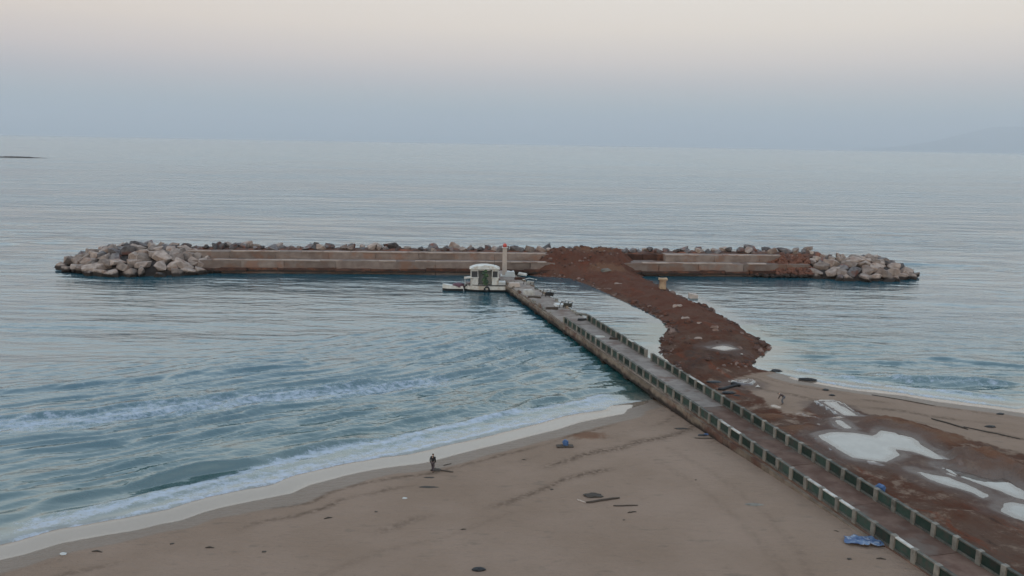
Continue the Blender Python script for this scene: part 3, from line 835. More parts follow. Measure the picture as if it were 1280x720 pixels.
# ---------------------------------------------------------------- pier
PA = R(14.43)
PO = (29.12, 51.51)
PWID = 4.35
PIER_END = 139.0
pier = empty('pier', (PO[0], PO[1], 0), PA)
tag(pier, 'long narrow concrete pier with low parapets running from the beach to the breakwater', 'pier')
def p2w(x, y):
    return PO[0] + x * math.cos(PA) - y * math.sin(PA), PO[1] + x * math.sin(PA) + y * math.cos(PA)
DZ = 1.62
y = -14.0
while y < PIER_END:
    L = min(8.63, PIER_END - y)
    rag = 0.0 if y < 82 else .35
    me = MB().box((PWID / 2 + rnd.uniform(-rag, rag) * .4, y + L / 2, DZ - .17 + rnd.uniform(-.015, .015)), (PWID + .34 - rag, L - .05, .34), 0, 1.0, (rnd.uniform(-.004, .004), rnd.uniform(-.006, .006))).mesh('deck_slab', MAT['deck_earth'] if y < 33 else MAT['deck'])
    if y >= 80: roughen(me, .22, .8, 4, y)
    link('deck_slab', me, pier)
    for side, gx0 in ((0, -.30), (1, PWID + .30)):
        gm = MB().box((gx0, y + L / 2, .92), (.42, L - .04, 1.04)).mesh('girder', MAT['girder'])
        roughen(gm, .10 if y > 60 else .05, .8, 3, y + side)
        link('girder', gm, pier)
    if y > 38:
        cm = MB().box((PWID / 2, y + .3, .55), (PWID + 1.0, .9, .9)).mesh('pile_cap', MAT['girder'])
        link('pile_cap', roughen(cm, .06, .9, 2, y), pier)
        for px_ in (-.05, PWID / 2, PWID + .05):
            link('pile', MB().tube([(px_, y + .3, -2.5), (px_, y + .3, .15)], .38, 10).mesh('pile', MAT['pile'], True), pier)
    y += L
# dark void under the deck is closed on land by the girders; parapets
SPC = 2.157
pm = bevel(MB().box((0, 0, .52), (.42, .42, 1.10)).mesh('post', MAT['post']), .03)
bm_ = MB().box((0, 0, .56), (.12, SPC - .425, .74)).mesh('panel', MAT['panel'])
km_ = bevel(MB().box((0, 0, .05), (.30, SPC - .425, .12)).mesh('coping', MAT['coping']), .02)
kp_ = km_.copy()
kp_.materials[0] = MAT['coping_pale']
cm_ = MB().box((0, 0, .09), (.26, SPC - .425, .17)).mesh('kerb', MAT['coping'])
ph0 = 7.976 % SPC
left_pale = [q for q in (13.5, 11.8, 10.3, 4.3, 3.1, 28.8, 27.2)]
right_pale = [45.4, 42.8, 64.6]
k = -4
while True:
    yy = ph0 + k * SPC
    k += 1
    if yy > 84.5: break
    for side, x in ((0, 0.0), (1, PWID)):
        shift = 1.0 if side == 0 else 0.0
        yb = yy - shift
        o = link('post', pm, pier)
        o.location = (x, yb, DZ + rnd.uniform(-.02, .02))
        o.rotation_euler = (rnd.uniform(-.03, .03), rnd.uniform(-.03, .03), rnd.uniform(-.05, .05))
        if yy + SPC > 84.5: continue
        if side == 1 and k in (27,): continue
        o = link('panel', bm_, pier)
        o.location = (x + rnd.uniform(-.01, .01), yb + SPC / 2, DZ)
        o = link('kerb', cm_, pier)
        o.location = (x, yb + SPC / 2, DZ)
        pale = any(abs(q - (yb + SPC / 2)) < SPC * .55 for q in (left_pale if side == 0 else right_pale))
        o = link('coping', kp_ if pale else km_, pier)
        o.location = (x, yb + SPC / 2, DZ + .925)
        o.rotation_euler = (rnd.uniform(-.012, .012), rnd.uniform(-.03, .03), 0)
# stubs of the lost parapet along the seaward end
for i in range(15):
    yy = 87 + i * 3.35 + rnd.uniform(-.8, .8)
    for x in (0, PWID):
        if rnd.random() < .3: continue
        me = MB().box((x + rnd.uniform(-.1, .1), yy, DZ + .12), (rnd.uniform(.3, .6), rnd.uniform(.5, 2.2), rnd.uniform(.25, .7)), rnd.uniform(-.2, .2), .8).mesh('parapet_stub', rnd.choice([MAT['post'], MAT['girder'], MAT['coping']]))
        link('parapet_stub', roughen(me, .07, 1.5, 2, i * 3.3 + x), pier)

# loose wreckage lying on the seaward half of the pier
def chunk(name, loc, d, mat, label, cat, rz=0.0, tilt=(0, 0), group=None, amp=.08):
    me = MB().box((0, 0, d[2] / 2), d, 0, .88).mesh(name, mat)
    roughen(me, amp * min(d) * 1.5, 1.4, 2, loc[0] * 1.7 + loc[1])
    o = link(name, me)
    o.location = loc
    o.rotation_euler = (tilt[0], tilt[1], rz)
    return tag(o, label, cat, group)
def on_pier(px_, py_):
    return (px_, py_, DZ - .02)
chunk('concrete_block', (*(3.23, 156.28), DZ), (1.9, 1.3, 1.0), MAT['coping_pale'], 'pale block on the left edge of the broken pier end', 'concrete block', .4)
chunk('concrete_block', (*(0.48, 165.02), DZ), (2.2, 1.4, .8), MAT['beige'], 'brownish block on the left pier edge nearest the white boat', 'concrete block', .2)
chunk('concrete_block', (*(-0.57, 178.25), DZ), (2.2, 1.8, 1.1), MAT['grey_white'], 'grey block at the foot of the slim beacon pillar', 'concrete block', .1)
chunk('concrete_slab', (*(2.23, 180.82), DZ), (2.0, 1.3, .35), MAT['coping_pale'], 'small white slab at the breakwater end of the pier, right of the beacon', 'concrete slab', -.2, (.1, .1))
chunk('concrete_slab', (*(8.61, 145.63), DZ), (2.0, 1.6, .4), MAT['grey_white'], 'light grey slab in the middle of the broken pier end', 'concrete slab', .3, (.08, .1))
chunk('concrete_slab', (*(11.87, 138.17), DZ), (2.2, .9, .3), MAT['post'], 'thin slab lying where the right parapet of the pier begins', 'concrete slab', .3, (.05, .15))
chunk('white_sheet', (*(13.32, 121.69), DZ), (1.5, .8, .2), MAT['white'], 'white sheet lying flat on the pier deck between the parapets', 'sheet', .2, (.04, .04))
chunk('timber_beam', (*(15.80, 120.33), DZ), (2.6, .35, .3), MAT['driftwood'], 'dark beam lying across the pier deck against the right parapet', 'timber beam', -.3)
chunk('timber_beam', (*(4.22, 153.02), DZ), (2.6, .4, .35), MAT['driftwood'], 'dark beam lying on the pier beside the pale edge block', 'timber beam', -.15)
chunk('timber_beam', (*(12.30, 133.66), DZ), (3.0, .5, .35), MAT['black'], 'black beam on the deck at the start of the right parapet', 'timber beam', .05)
chunk('timber_beam', (*(7.05, 142.57), DZ), (2.2, .4, .4), MAT['driftwood'], 'dark timber on the pier left of the light grey slab', 'timber beam', .1)
chunk('timber_beam', (*(1.66, 174.18), DZ), (2.4, .9, .5), MAT['footing'], 'dark red timber at the very head of the pier', 'timber beam', .1)
WRA, WRB, WRC = 119.0, 105.5, 94.5
# heaps of bent rails on the right edge
def frame_scrap(loc, label, sheet):
    t = empty('bent_railing', loc, rnd.uniform(-.3, .3))
    tag(t, label, 'bent railing', 'wrecked railings on the pier')
    for i in range(4):
        link('bar', MB().tube([(-1.2 + .7 * i, rnd.uniform(-.2, .2), 0), (-1.0 + .7 * i, rnd.uniform(-.3, .3), .7), (-.8 + .65 * i, rnd.uniform(-.4, .4), 1.25 + rnd.uniform(-.2, .2))], .07, 6).mesh('bar', MAT['dark']), t)
    link('top_bar', MB().tube([(-1.3, 0, 1.0), (0, .2, 1.35), (1.6, -.1, 1.1)], .08, 6).mesh('top_bar', MAT['grey_white']), t)
    me = MB().box((.2, 0, .5), (1.5, .12, .8), .2, 1, (.5, .1)).mesh('sheet', sheet)
    link('sheet', roughen(me, .1, 1.5, 3, loc[0]), t)
frame_scrap((*p2w(PWID - .2, WRA), DZ), 'bent railing heap on the right pier edge, nearer the breakwater', MAT['grey_white'])
frame_scrap((*p2w(PWID - .2, WRB), DZ), 'bent railing heap with a dark top on the right pier edge, nearer the beach', MAT['dark'])
frame_scrap((*p2w(PWID - .2, WRC), DZ), 'low bent railing on the right pier edge just before the parapet starts', MAT['coping'])

# ---------------------------------------------------------------- beacon pillar at the pier head
bp = empty('beacon_pillar', (*(-1.69, 178.12), DZ))
tag(bp, 'slim beige beacon pillar with a red lamp at the head of the pier', 'beacon')
link('shaft', bevel(MB().box((0, 0, 3.2), (1.05, 1.05, 6.1), 0, .86).mesh('shaft', MAT['beige']), .05), bp)
link('base', bevel(MB().box((0, 0, .1), (1.7, 1.7, .5)).mesh('base', MAT['grey_white']), .05), bp)
link('cap', MB().box((0, 0, 6.32), (1.2, 1.2, .16)).mesh('cap', MAT['grey_white']), bp)
link('lamp', MB().tube([(0, 0, 6.4), (0, 0, 6.95), (0, 0, 7.2)], [.42, .42, .15], 10).mesh('lamp', MAT['redlamp'], True), bp)

# ---------------------------------------------------------------- white cabin boat moored left of the pier
bt = empty('moored_boat', (*(-5.61, 169.39), .05), R(3))
tag(bt, 'white cabin boat with a rounded roof moored left of the pier head', 'boat')
def hull_mesh(L, Bm, hz, mat, name, sheer=.25):
    st = []
    for i in range(13):
        t = i / 12
        x = -L / 2 + L * t
        w = Bm / 2 * (min(1, (t / .32)) ** .6 if t < .32 else 1 - .12 * (t - .32))
        st.append((x, max(w, .06), hz + sheer * (1 - t) ** 2))
    v, f = [], []
    for x, w, z in st:
        v += [(x, -w * .7, -.35), (x, -w, .35), (x, -w, z), (x, w, z), (x, w, .35), (x, w * .7, -.35)]
    for i in range(12):
        for j in range(6):
            f.append([i * 6 + j, i * 6 + (j + 1) % 6, (i + 1) * 6 + (j + 1) % 6, (i + 1) * 6 + j])
    f += [[0, 1, 2, 3, 4, 5], [72 + j for j in range(6)][::-1]]
    m = MB()
    m.v, m.f = v, f
    return m.mesh(name, mat)
link('hull', hull_mesh(8.6, 3.6, 1.15, MAT['white'], 'hull'), bt)
link('waterline_band', hull_mesh(8.68, 3.7, .24, MAT['black'], 'waterline_band', 0), bt)
link('rubbing_strake', hull_mesh(8.8, 3.74, .1, MAT['dark'], 'rubbing_strake', .2), bt).location.z = 1.02
# cabin: front (towards the beach) is open in the middle
for (cx_, w_) in ((-2.15, 1.5), (2.05, 1.3)):
    z_ = 3.0
    link('cabin_wall', bevel(MB().box((cx_, -1.35, 1.95), (w_, .14, 1.7)).mesh('cabin_wall', MAT['white']), .02), bt)
    link('window_header', MB().box((cx_, -1.35, 4.42), (w_, .14, .5)).mesh('window_header', MAT['white']), bt)
    wf_ = link('window', MB().box((cx_, -1.30, 3.48), (w_ - .2, .06, 1.38)).mesh('window', MAT['dark']), bt)
    link('window_frame', MB().box((cx_ - w_ / 2 + .07, -1.36, 3.48), (.13, .15, 1.38)).box((cx_ + w_ / 2 - .07, -1.36, 3.48), (.13, .15, 1.38)).mesh('window_frame', MAT['white']), wf_)
    link('sill_board', MB().box((cx_, -1.44, 2.85), (w_ + .3, .2, .14)).mesh('sill_board', MAT['white']), bt)
link('doorway_header', MB().box((-.2, -1.35, 4.48), (2.5, .13, .38)).mesh('doorway_header', MAT['white']), bt)
link('back_wall', MB().box((-.1, 1.4, 2.9), (5.8, .12, 3.5)).mesh('back_wall', MAT['grey_white']), bt)
for x in (-2.92, 2.72):
    link('side_wall', MB().box((x, .05, 2.9), (.12, 2.6, 3.5)).mesh('side_wall', MAT['white']), bt)
rv = MB()
n_ = 10
for yy in (-1.75, 1.7):
    for i in range(n_ + 1):
        t = i / n_ * 2 - 1
        rv.v.append((-.1 + t * 3.1, yy, 4.68 + .62 * (1 - abs(t) ** 2.6)))
    for i in range(n_ + 1):
        t = i / n_ * 2 - 1
        rv.v.append((-.1 + t * 3.1, yy, 4.60))
q = 2 * (n_ + 1)
for i in range(n_):
    rv.f += [[i, i + 1, q + i + 1, q + i], [n_ + 1 + i, n_ + 2 + i, q + n_ + 2 + i, q + n_ + 1 + i], [i, i + 1, n_ + 2 + i, n_ + 1 + i], [q + i, q + i + 1, q + n_ + 2 + i, q + n_ + 1 + i]]
rv.f += [[0, n_ + 1, q + n_ + 1, q], [n_, 2 * n_ + 1, q + 2 * n_ + 1, q + n_]]
link('roof', rv.mesh('roof', MAT['white'], False), bt)
link('deck_awning', bevel(MB().box((-3.35, -.6, 2.75), (1.9, 2.2, .16), 0, 1, (0, -.12)).mesh('deck_awning', MAT['white']), .03), bt)
link('awning_post', MB().tube([(-4.1, -1.5, 1.2), (-4.1, -1.5, 2.7)], .05, 6).mesh('awning_post', MAT['grey_white']), bt)
link('stern_box', bevel(MB().box((3.5, -.6, 1.55), (1.4, 1.8, .9)).mesh('stern_box', MAT['grey_white']), .04), bt)
tp = [(.45, -1.72 + .62 * 0, .55 + .42 * math.sin(a * 6.283 / 12)) for a in range(13)]
link('tyre_fender', MB().tube([(.35 + .45 * math.cos(a * 6.283 / 14), -1.95, .55 + .45 * math.sin(a * 6.283 / 14)) for a in range(15)], .17, 8).mesh('tyre_fender', MAT['black'], True), bt)
link('antenna', MB().tube([(1.9, .4, 5.0), (1.95, .45, 7.4)], .04, 6).mesh('antenna', MAT['dark']), bt)
for (x0_, x1_) in ((-4.1, -2.9), (2.8, 4.1)):
    rl = MB()
    for q_ in range(3): rl.tube([(x0_ + (x1_ - x0_) * q_ / 2, -1.65, 1.15), (x0_ + (x1_ - x0_) * q_ / 2, -1.65, 1.85)], .035, 6)
    rl.tube([(x0_, -1.65, 1.85), (x1_, -1.65, 1.85)], .035, 6)
    link('guard_rail', rl.mesh('guard_rail', MAT['grey_white']), bt)
link('mooring_rope', MB().tube([(3.9, -.5, 1.2), (4.9, .2, 1.0), (6.2, 1.0, 1.7)], .05, 6).mesh('mooring_rope', MAT['driftwood']), bt)
fc = link('fish_crate', bevel(MB().box((0, 0, .25), (.9, .7, .5), .2, 1.1).mesh('fish_crate', MAT['purple']), .03))
fc.location = (bt.location.x - 3.4, bt.location.y, 1.22)
tag(fc, 'small dark crate on the open deck of the white boat, left of the cabin', 'crate')
gn = empty('green_bundle', (bt.location.x, bt.location.y - 1.2, 1.25))
tag(gn, 'green netting bundle hanging in the open doorway of the white boat', 'netting')
for i in range(7):
    bm = bmesh.new()
    bmesh.ops.create_icosphere(bm, subdivisions=2, radius=1)
    a_ = (.1 + .25 * math.sin(i * 2.1), -.25 + .1 * math.cos(i), .4 + i * .42)
    for v in bm.verts:
        v.co = Vector((v.co.x * (.55 - .05 * i % .2), v.co.y * .3, v.co.z * .42)) + mnoise.noise_vector(v.co * 2.2 + Vector((i, 0, 0))) * .28 + Vector(a_)
    me = bpy.data.meshes.new('net_fold')
    bm.to_mesh(me)
    bm.free()
    me.materials.append(MAT['green'] if i % 2 == 0 else MAT['green_dark'])
    link('net_fold', me, gn)
# dinghy with a purple cover, left of the boat
dg = empty('dinghy', (*(-12.18, 168.71), .05), R(4))
tag(dg, 'small white dinghy with a dark purple cover, tied left of the cabin boat', 'dinghy')
link('hull', hull_mesh(4.2, 1.6, .95, MAT['white'], 'hull', .45), dg)
link('waterline_band', hull_mesh(4.26, 1.66, .42, MAT['black'], 'waterline_band', .05), dg)
bm = bmesh.new()
bmesh.ops.create_icosphere(bm, subdivisions=3, radius=1)
for v in bm.verts:
    v.co = Vector((v.co.x * 1.35 + 1.1, v.co.y * .85, v.co.z * .62 + .95)) + mnoise.noise_vector(v.co * 1.8) * .22
me = bpy.data.meshes.new('cover')
bm.to_mesh(me)
bm.free()
me.materials.append(MAT['purple'])
link('cover', me, dg)
link('outboard_motor', MB().box((2.3, 0, .9), (.4, .45, .6)).tube([(2.35, 0, .7), (2.4, 0, -.4)], .12, 6).mesh('outboard_motor', MAT['dark']), dg)
link('thwart', MB().box((-.6, 0, .98), (.4, 1.3, .08)).mesh('thwart', MAT['grey_white']), dg)

# ---------------------------------------------------------------- stones and blocks on the spit
yb_ = (31.30, 170.65)
t = empty('stone_pillar', (*yb_, gz(*yb_) - .1))
tag(t, 'upright yellowish stone pillar on the right edge of the red spit', 'stone pillar')
link('pillar_block', roughen(bevel(MB().box((0, 0, 1.0), (1.35, 1.2, 2.0), 0, .9).mesh('pillar_block', MAT['yellow_stone']), .08), .06, 1.5, 1, 4), t)
link('pillar_cap', roughen(MB().box((0, 0, 2.12), (1.75, 1.4, .38)).mesh('pillar_cap', MAT['yellow_stone']), .06, 1.5, 1, 5), t)
def spit_block(p, d, mat, label, rz=.2):
    return chunk('concrete_block', (p[0], p[1], gz(*p) - .12), d, MAT[mat], label, 'concrete block', rz, (.06, .08))
spit_block((36.48, 165.03), (1.7, 1.3, 1.2), 'beige', 'single grey-brown block on the right edge of the spit below the yellow pillar')
for i, (p, d, lab) in enumerate([
        ((25.15, 210.19), (3.2, 1.8, .5), 'light flat slab sticking out of the red earth on the breakwater'),
        ((21.33, 188.21), (3.0, 1.7, .5), 'greyish slab in the red earth just below the breakwater wall line'),
        ((22.59, 174.40), (2.6, 1.1, .4), 'pale slab on the left bank where the spit leaves the breakwater'),
        ((30.18, 150.10), (1.9, .9, .35), 'pale slab in the middle of the red spit behind the grey-brown block'),
        ((30.83, 149.72), (1.2, .8, .3), 'small pale stone beside the slab in mid spit'),
        ((29.83, 139.63), (2.0, .9, .3), 'whitish slab at the left bank of the spit at its waist'),
        ((32.90, 131.83), (1.6, .8, .35), 'uppermost whitish slab of the row on the broad part of the spit'),
        ((32.74, 130.55), (1.5, .8, .3), 'second whitish slab of the row on the broad part of the spit'),
        ((31.21, 135.33), (1.3, .8, .3), 'small whitish slab left of the row on the broad part of the spit'),
        ((28.57, 123.84), (1.6, .7, .25), 'whitish slab to the left of the oval puddle on the spit')]):
    me = MB().box((0, 0, 0), (d[0] * .75, d[1] * .8, d[2]), 0, .7).mesh('stone_slab', MAT['concrete_lit_pale'] if i not in (1,) else MAT['post'])
    roughen(me, .16, 1.6, 2, i * 5.1)
    o = link('stone_slab', me)
    o.location = (p[0], p[1], gz(*p) + d[2] * .25)
    o.rotation_euler = (rnd.uniform(-.1, .15), rnd.uniform(-.15, .15), rnd.uniform(-.4, .4))
    tag(o, lab, 'stone slab')

# ---------------------------------------------------------------- flotsam on the beach
def lump(name, p, d, mat, label, cat, group=None, seed=0, amp=.35, sink=.1, rz=0.0):
    bm = bmesh.new()
    bmesh.ops.create_icosphere(bm, subdivisions=3, radius=1)
    for v in bm.verts:
        n = mnoise.noise_vector(v.co * 1.9 + Vector((seed * 3.3, seed, 0))) + .5 * mnoise.noise_vector(v.co * 4.7 + Vector((seed, 2, 0)))
        v.co = Vector((v.co.x * d[0], v.co.y * d[1], v.co.z * d[2])) + Vector((n.x * d[0], n.y * d[1], n.z * d[2])) * amp
    me = bpy.data.meshes.new(name)
    bm.to_mesh(me)
    bm.free()
    me.materials.append(MAT[mat])
    o = link(name, me)
    o.location = (p[0], p[1], gz(*p) + d[2] * .5 - sink * d[2])
    o.rotation_euler = (0, 0, rz)
    return tag(o, label, cat, group)
def stick(p0, p1, r, label, cat='driftwood', mat='driftwood', name='driftwood', lift=.0, group=None):
    pts = []
    for i in range(6):
        t = i / 5
        x, y = p0[0] + (p1[0] - p0[0]) * t, p0[1] + (p1[1] - p0[1]) * t
        pts.append((x + rnd.uniform(-.05, .05), y + rnd.uniform(-.06, .06), gz(x, y) + r * .7 + lift * math.sin(t * 3)))
    return tag(MB().tube(pts, [r * .7, r, r * 1.05, r, r * .9, r * .55], 7).build(name, MAT[mat], None, True), label, cat, group)
stick((6.47, 64.79), (9.31, 65.80), .10, 'longest dark driftwood pole on the open sand below the brown heap')
stick((8.58, 64.16), (10.63, 64.26), .06, 'thinner driftwood pole lying right of the longest one')
stick((9.64, 62.81), (10.37, 62.95), .05, 'shortest stick, lying nearest the camera in the driftwood group')
lump('seaweed_heap', (7.15, 66.35), (.75, .45, .13), 'weed', 'brown weed heap on open sand above the driftwood poles', 'seaweed', None, 3)
stick((5.80, 65.48), (6.34, 64.79), .06, 'pale thin stick left of the longest driftwood pole', mat='beige')
lump('seaweed_heap', (-6.71, 72.75), (.5, .3, .12), 'weed', 'low dark clump at the feet of the standing person', 'seaweed', None, 4)  # flattened dark lump at the person's feet
stick((-6.71, 72.75), (-5.04, 72.18), .07, 'long dark strip on the sand beside the standing person')  # dark tapering tube running right from the person's feet
stick((-6.16, 74.05), (-5.44, 74.48), .04, 'thin dark stick on the sand behind the dark strip by the standing person')
lump('seaweed_heap', (-6.94, 68.49), (.85, .22, .03), 'weed', 'flat brown weed streak below the standing person', 'seaweed', None, 5)
lump('seaweed_heap', (-7.11, 70.86), (.5, .15, .03), 'weed', 'faint weed streak between the standing person and the larger streak', 'seaweed', None, 6)
lump('dark_bag', (-1.91, 53.13), (.45, .22, .16), 'black', 'black bag lying alone at the bottom edge of the beach', 'bag', None, 7)
lump('dark_bag', (38.95, 105.91), (1.1, .35, .25), 'black', 'larger black lump at the water edge on the right beach', 'bag', None, 8)
lump('dark_bag', (36.29, 110.22), (.8, .4, .25), 'black', 'small black lump in the surf where the spit meets the right beach', 'bag', None, 9)
lump('dark_bag', (39.59, 100.82), (.4, .25, .15), 'black', 'upper of two black specks on the right beach', 'bag', None, 10)
lump('dark_bag', (39.42, 98.27), (.35, .2, .12), 'black', 'lower of two black specks on the right beach', 'bag', None, 11)
lump('dark_bag', (52.38, 86.87), (.55, .25, .15), 'black', 'black lump on dry sand near the right edge beyond the red mound', 'bag', None, 12)
lump('dark_bag', (56.67, 92.44), (.45, .2, .12), 'black', 'black lump closest to the surf near the right edge', 'bag', None, 13)
stick((44.80, 99.34), (50.58, 95.07), .05, 'long dark tide-wrack line lying along the upper right beach', 'seaweed', 'weed', 'seaweed_line')
stick((47.19, 89.25), (49.27, 85.64), .09, 'nearer dark seaweed line behind the tan sand mounds', 'seaweed', 'weed', 'seaweed_line')
stick((49.31, 86.53), (53.12, 82.75), .07, 'dark seaweed line running to the right edge behind the red mound', 'seaweed', 'weed', 'seaweed_line')
# black pipes and scrap beside the right parapet
stick((25.91, 99.91), (28.51, 100.77), .20, 'black pipe lying on the earth beside the right parapet', 'pipe', 'black', 'pipe')
stick((27.83, 101.26), (28.88, 100.66), .22, 'short black pipe end above the longer pipe', 'pipe', 'black', 'pipe')
lump('rubbish_heap', (26.80, 98.33), (.8, .35, .15), 'black', 'black rubbish flat on the earth below the pipe', 'rubbish', None, 14)
lump('rubbish_heap', (26.25, 103.44), (1.0, .35, .15), 'dark', 'dark rubbish by the parapet at the foot of the spit', 'rubbish', None, 15)
lump('rubbish_heap', (27.53, 97.40), (.4, .18, .08), 'black', 'smallest black scrap below the pipe', 'rubbish', None, 16)
# blue things
bo = empty('blue_bundle', (*(5.56, 79.22), gz(*(5.56, 79.22))))
tag(bo, 'blue plastic bundle sitting on a dark board on the beach by the rusty sand patch', 'bundle')
link('bundle', roughen(bevel(MB().box((.05, 0, .42), (.62, .55, .55), .3, .8).mesh('bundle', MAT['blue']), .12, 2), .08, 3, 1, 2), bo)
link('board', roughen(MB().box((0, -.1, .07), (1.65, .7, .12), .05).mesh('board', MAT['driftwood']), .03, 2, 2, 1), bo)
lump('blue_bag', (31.76, 67.22), (.42, .35, .42), 'blue', 'blue bag sitting on the earth behind the right parapet', 'bag', None, 21, .25)
lump('blue_bag', (20.71, 82.61), (.5, .2, .1), 'blue', 'small blue scrap by the left parapet foot on the sand', 'bag', None, 22)
lump('dark_bag', (19.99, 82.33), (.45, .2, .1), 'dark', 'grey scrap just left of the small blue scrap by the parapet', 'bag', None, 23)
stick((18.98, 81.48), (21.68, 81.14), .06, 'thin stick along the sand under the small blue scrap')
lump('seaweed_heap', (18.31, 84.70), (.7, .25, .06), 'weed', 'brown weed smear on the sand left of the small blue scrap', 'seaweed', None, 24)
lump('seaweed_heap', (18.77, 91.15), (.45, .25, .08), 'weed', 'dark weed clump on the sand by the first dry pier span', 'seaweed', None, 25)
lump('white_rag', (20.23, 64.35), (.7, .25, .05), 'post', 'whitish rag on the sand between driftwood and pier', 'rag', None, 26)
lump('white_rag', (-32.11, 55.90), (.24, .16, .09), 'grey_white', 'white scrap on the sand near the surf at lower left', 'rag', None, 27)
lump('white_rag', (-8.70, 65.92), (.2, .13, .05), 'grey_white', 'pale scrap on the sand left of the brown streak', 'rag', None, 28)
# crumpled tarp
tx = (26.34, 57.44)
xs, ys = np.linspace(-1.6, 1.6, 46), np.linspace(-1.6, 1.6, 46)
X, Y = np.meshgrid(xs, ys)
n1 = fbm(X * .9, Y * .9, 81, 4)
Zt = .10 + .26 * np.abs(fbm(X * 1.1 + .4 * Y, Y * .9 - .3 * X, 82, 4)) + .05 * n1 + .16 * np.exp(-((X - .4) ** 2 + (Y + .5) ** 2) / .8)
mt = NT('tarp')
vt = mt.obj()
cb = mt.mix(mt.rng(mt.noise(vt, 1.1, 4), .35, .62), (.035, .07, .16), (.09, .15, .25))
cb = mt.mix(mt.rng(mt.noise(vt, 2.2, 5, .7), .52, .62), cb, (.26, .28, .33))
cb = mt.mix(mt.rng(mt.noise(vt, 1.6, 5, .7, (1, 1, 1.3)), .60, .68), cb, (.03, .04, .09))
mt.set(**{'Base Color': cb, 'Roughness': .5})
me = grid_mesh('blue_tarp', X, Y, Zt, mt.m)
bm = bmesh.new()
bm.from_mesh(me)
dead = []
for v in bm.verts:
    ang = math.atan2(v.co.y, v.co.x)
    lim = 1.12 + .35 * math.sin(ang * 2 + .6) + .5 * mnoise.noise(Vector((math.cos(ang) * 2, math.sin(ang) * 2, 3)))
    if math.hypot(v.co.x, v.co.y) > lim: dead.append(v)
bmesh.ops.delete(bm, geom=dead, context='VERTS')
bmesh.ops.solidify(bm, geom=bm.faces[:], thickness=.02)
bm.to_mesh(me)
bm.free()
tarp = link('blue_tarp', me)
tarp.location = (tx[0], tx[1], gz(*tx))
tarp.rotation_euler = (0, 0, R(-35))
tag(tarp, 'crumpled blue plastic tarp lying on the sand against the left parapet', 'tarp')
# small dark scraps strewn over the beach
scr = [MB().tube([(-.25, 0, .03), (0, .05, .06), (.28, -.02, .02)], [.03, .07, .03], 6).mesh('scrap', MAT['weed'], True), roughen(MB().box((0, 0, .04), (.3, .22, .09), 0, .6).mesh('scrap', MAT['weed']), .05, 4, 1, 3)]
sp_ = [(-29.86, 56.27), (-24.91, 57.56), (-21.85, 56.83), (-17.63, 56.09), (-14.30, 61.99), (-10.66, 63.12), (-3.41, 59.72), (3.76, 67.80), (1.44, 75.33), (16.63, 69.89), (25.01, 59.34), (24.23, 54.81), (26.46, 54.85), (9.15, 61.45)]
for i, p in enumerate(sp_):
    o = link('scrap', scr[i % 2])
    o.location = (p[0], p[1], gz(*p))
    o.rotation_euler = (0, 0, rnd.uniform(-.7, .7))
    k_ = rnd.uniform(.5, 1.1)
    o.scale = (k_ * 1.4, k_, k_)
    tag(o, 'small dark scrap of seaweed or wood on the open sand', 'scrap', 'small scraps strewn on the beach')

# ---------------------------------------------------------------- low skerry far out on the left
sk = (-660.95, 1118.55)
X, Y = np.meshgrid(np.linspace(-48, 48, 60), np.linspace(-9, 9, 14))
Z = 2.4 * np.clip(1 - (X / 46) ** 2, 0, 1) * np.clip(1 - (Y / 9) ** 2, 0, 1) * (.6 + .7 * fbm(X * .12, Y * .2, 3, 3)) - .25
o = link('skerry', grid_mesh('skerry', X, Y, Z, MAT['rock_gap']))
o.location = (sk[0], sk[1], 0)
tag(o, 'low dark reef breaking the sea far off at the left edge', 'reef')

